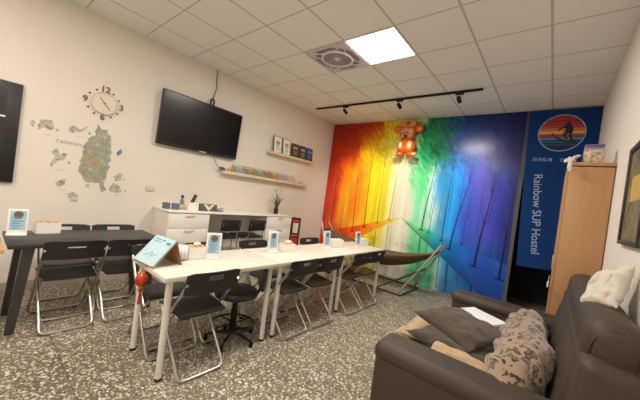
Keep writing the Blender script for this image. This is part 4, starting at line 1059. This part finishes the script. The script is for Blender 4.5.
# cushions and throws
def pillow(w, h, th, wr=.012, seed=1, n=26, pinch=.10):
    b = bmesh.new(); tops = []; 
    for s in (1, -1):
        g = []
        for i in range(n+1):
            row = []
            for j in range(n+1):
                u, v = i/n*2-1, j/n*2-1
                k = max(0, (1-abs(u)**2.4))*max(0, (1-abs(v)**2.4))
                x = u*w/2*(1-pinch*(1-v*v)*abs(u)**3); y = v*h/2*(1-pinch*(1-u*u)*abs(v)**3)
                p = Vector((u*2.2, v*2.2, seed*3.1+s))
                z = s*th/2*k**.55+wr*(noise.noise(p*1.3)+.6*noise.noise(p*3))*min(1, k*3)
                row.append(b.verts.new((x, y, z)))
            g.append(row)
        for i in range(n):
            for j in range(n):
                q = (g[i][j], g[i+1][j], g[i+1][j+1], g[i][j+1]); b.faces.new(q if s > 0 else q[::-1])
    bmesh.ops.remove_doubles(b, verts=b.verts, dist=.0005)
    m = MB(); m._merge(b); return m
def place(o, loc, rot): o.location = loc; o.rotation_euler = rot; return o
o = pillow(.50, .44, .12, .014, 2).build('cushion', M['cush'], None, 80)
place(o, (3.855, -3.17, .635), (.05, .06, -.50)); tag(o, 'brown square cushion on top of the cushion pile on the sofa', 'cushion')
o = pillow(.46, .42, .10, .014, 5).build('cushion', M['cush2'], None, 80)
place(o, (3.86, -3.36, .56), (-.06, .06, -.30)); tag(o, 'darker brown cushion lying under the top cushion, toward the near arm', 'cushion')
def throw(lab, outline_c, w, h, loc, rot, seed, m):
    o = pillow(w, h, .06, .018, seed, 24, .18).build('throw_blanket', m, None, 80); place(o, loc, rot); tag(o, lab, 'blanket', 'folded beige throws'); return o
throw('folded beige throw at the sofa front edge, left of the cushions', None, .32, .46, (3.64, -3.22, .525), (.0, .04, .0), 3, M['beige'])
throw('folded beige throw sticking out between the brown cushions and the near arm', None, .40, .18, (3.94, -3.575, .565), (.30, .05, -.10), 8, M['beige'])
t = thing('paper_folder', 'white paper folder lying behind the cushions on the sofa', 'folder', (3.84, -2.50, .515), rz=.0)
t.rotation_euler = (.10, -.05, -.70)
MB().box((0, 0, .008), (.40, .27, .014), .003).build('lower_cover', M['paper'], t); MB().box((.0, .0, .020), (.398, .266, .008), .003, rot=R3(x=.02)).build('upper_cover', M['paper'], t)

# leopard blanket: a heaped, folded fleece
b = bmesh.new(); nu, nv = 64, 36; rings = []
path = [Vector(p) for p in [(4.16, -3.78, .55), (4.19, -3.6, .58), (4.21, -3.4, .60), (4.21, -3.15, .605), (4.20, -2.9, .60), (4.19, -2.66, .59), (4.20, -2.45, .60), (4.22, -2.28, .60)]]
rad = [.04, .13, .155, .16, .15, .125, .125, .05]
def lerp_list(L, t):
    k = t*(len(L)-1); i = min(int(k), len(L)-2); return L[i]*(1-(k-i))+L[i+1]*(k-i)
for i in range(nu+1):
    t_ = i/nu; c = lerp_list(path, t_); r = lerp_list(rad, t_)
    row = []
    for k in range(nv):
        a_ = 2*PI*k/nv; d = Vector((math.cos(a_)*.92, 0, math.sin(a_)*.95))
        p = c+d*r; n = noise.noise(p*6)*.30+noise.noise(p*14)*.12+.10*math.sin((p.y*1.0+p.x*2.2+p.z)*26)
        p = c+d*r*(1+n*.75); p.z = max(p.z, .487)
        row.append(b.verts.new(p))
    rings.append(row)
for A, B in zip(rings, rings[1:]):
    for k in range(nv): b.faces.new((A[k], A[(k+1) % nv], B[(k+1) % nv], B[k]))
b.faces.new(rings[0]); b.faces.new(rings[-1][::-1])
bmesh.ops.recalc_face_normals(b, faces=b.faces)
o = MB()._merge(b).build('leopard_blanket', M['leopard'], None, 80); tag(o, 'crumpled leopard print fleece blanket along the sofa back', 'blanket')

o = pillow(.27, .26, .09, .012, 11).build('cushion', M['floral'], None, 80)
nrm = Vector((-.88, -.25, .40)).normalized(); ux = Vector((.273, -.962, 0)).normalized(); uy = nrm.cross(ux)
ca, sa = math.cos(.42), math.sin(.42); u1 = ux*ca+uy*sa; u2 = nrm.cross(u1)
mw = Matrix(((u1.x, u2.x, nrm.x), (u1.y, u2.y, nrm.y), (u1.z, u2.z, nrm.z))).to_4x4(); mw.translation = (4.515, -3.27, 1.12); o.matrix_world = mw
tag(o, 'white cushion with grey and orange print propped on the sofa back against the wall', 'cushion')

# ------------------------------------------------------------------ lights
def area(name, loc, size, power, col, rot=(0, 0, 0)):
    l = bpy.data.lights.new(name, 'AREA'); l.energy = power; l.color = col; l.size = size; l.shape = 'SQUARE'
    o = bpy.data.objects.new(name, l); COL.objects.link(o); o.location = loc; o.rotation_euler = rot; return o
WARM = (1.0, .905, .79)
area('panel_lamp', (2.573, -2.612, H-.02), .55, 56, WARM)
for (x, y, p) in ((2.573, -5.012, 36), (1.373, -6.2, 24), (3.77, -6.4, 8)): area('panel_lamp', (x, y, H-.02), .55, p, WARM)
for x, tx, tz, e in ((1.09, .80, 1.5, 100), (2.15, 1.85, 1.6, 120), (3.05, 3.0, 1.6, 85)):
    l = bpy.data.lights.new('spot_lamp', 'SPOT'); l.energy = e; l.color = (1, .90, .76); l.spot_size = math.radians(75); l.spot_blend = .9; l.shadow_soft_size = .03
    o = bpy.data.objects.new('spot_lamp', l); COL.objects.link(o); o.location = (x, -1.085, H-.16)
    d = Vector((tx, 0, tz))-o.location; o.rotation_euler = d.to_track_quat('-Z', 'Y').to_euler()
w = bpy.data.worlds.new('world'); S.world = w; w.use_nodes = True
w.node_tree.nodes['Background'].inputs[0].default_value = (.9, .8, .7, 1); w.node_tree.nodes['Background'].inputs[1].default_value = .16

# ------------------------------------------------------------------ camera
cam = bpy.data.cameras.new('camera'); co = bpy.data.objects.new('camera', cam); COL.objects.link(co); S.camera = co
yaw, pitch, roll, f = .684262246, -.0124187479, .131178805, 287.283606
fw = Vector((-math.sin(yaw)*math.cos(pitch), math.cos(yaw)*math.cos(pitch), math.sin(pitch)))
r = Vector((math.cos(yaw), math.sin(yaw), 0)); u = r.cross(fw)
r2 = r*math.cos(roll)+u*math.sin(roll); u2 = -r*math.sin(roll)+u*math.cos(roll)
mm = Matrix((( r2.x, u2.x, -fw.x), (r2.y, u2.y, -fw.y), (r2.z, u2.z, -fw.z))).to_4x4()
mm.translation = (4.26676071, -5.40411474, 1.40)
co.matrix_world = mm
cam.sensor_fit = 'HORIZONTAL'; cam.sensor_width = 36; cam.lens = 36*f/640; cam.clip_start = .02
S.view_settings.view_transform = 'Standard'; S.view_settings.look = 'None'; S.view_settings.exposure = 0; S.view_settings.gamma = 1.16
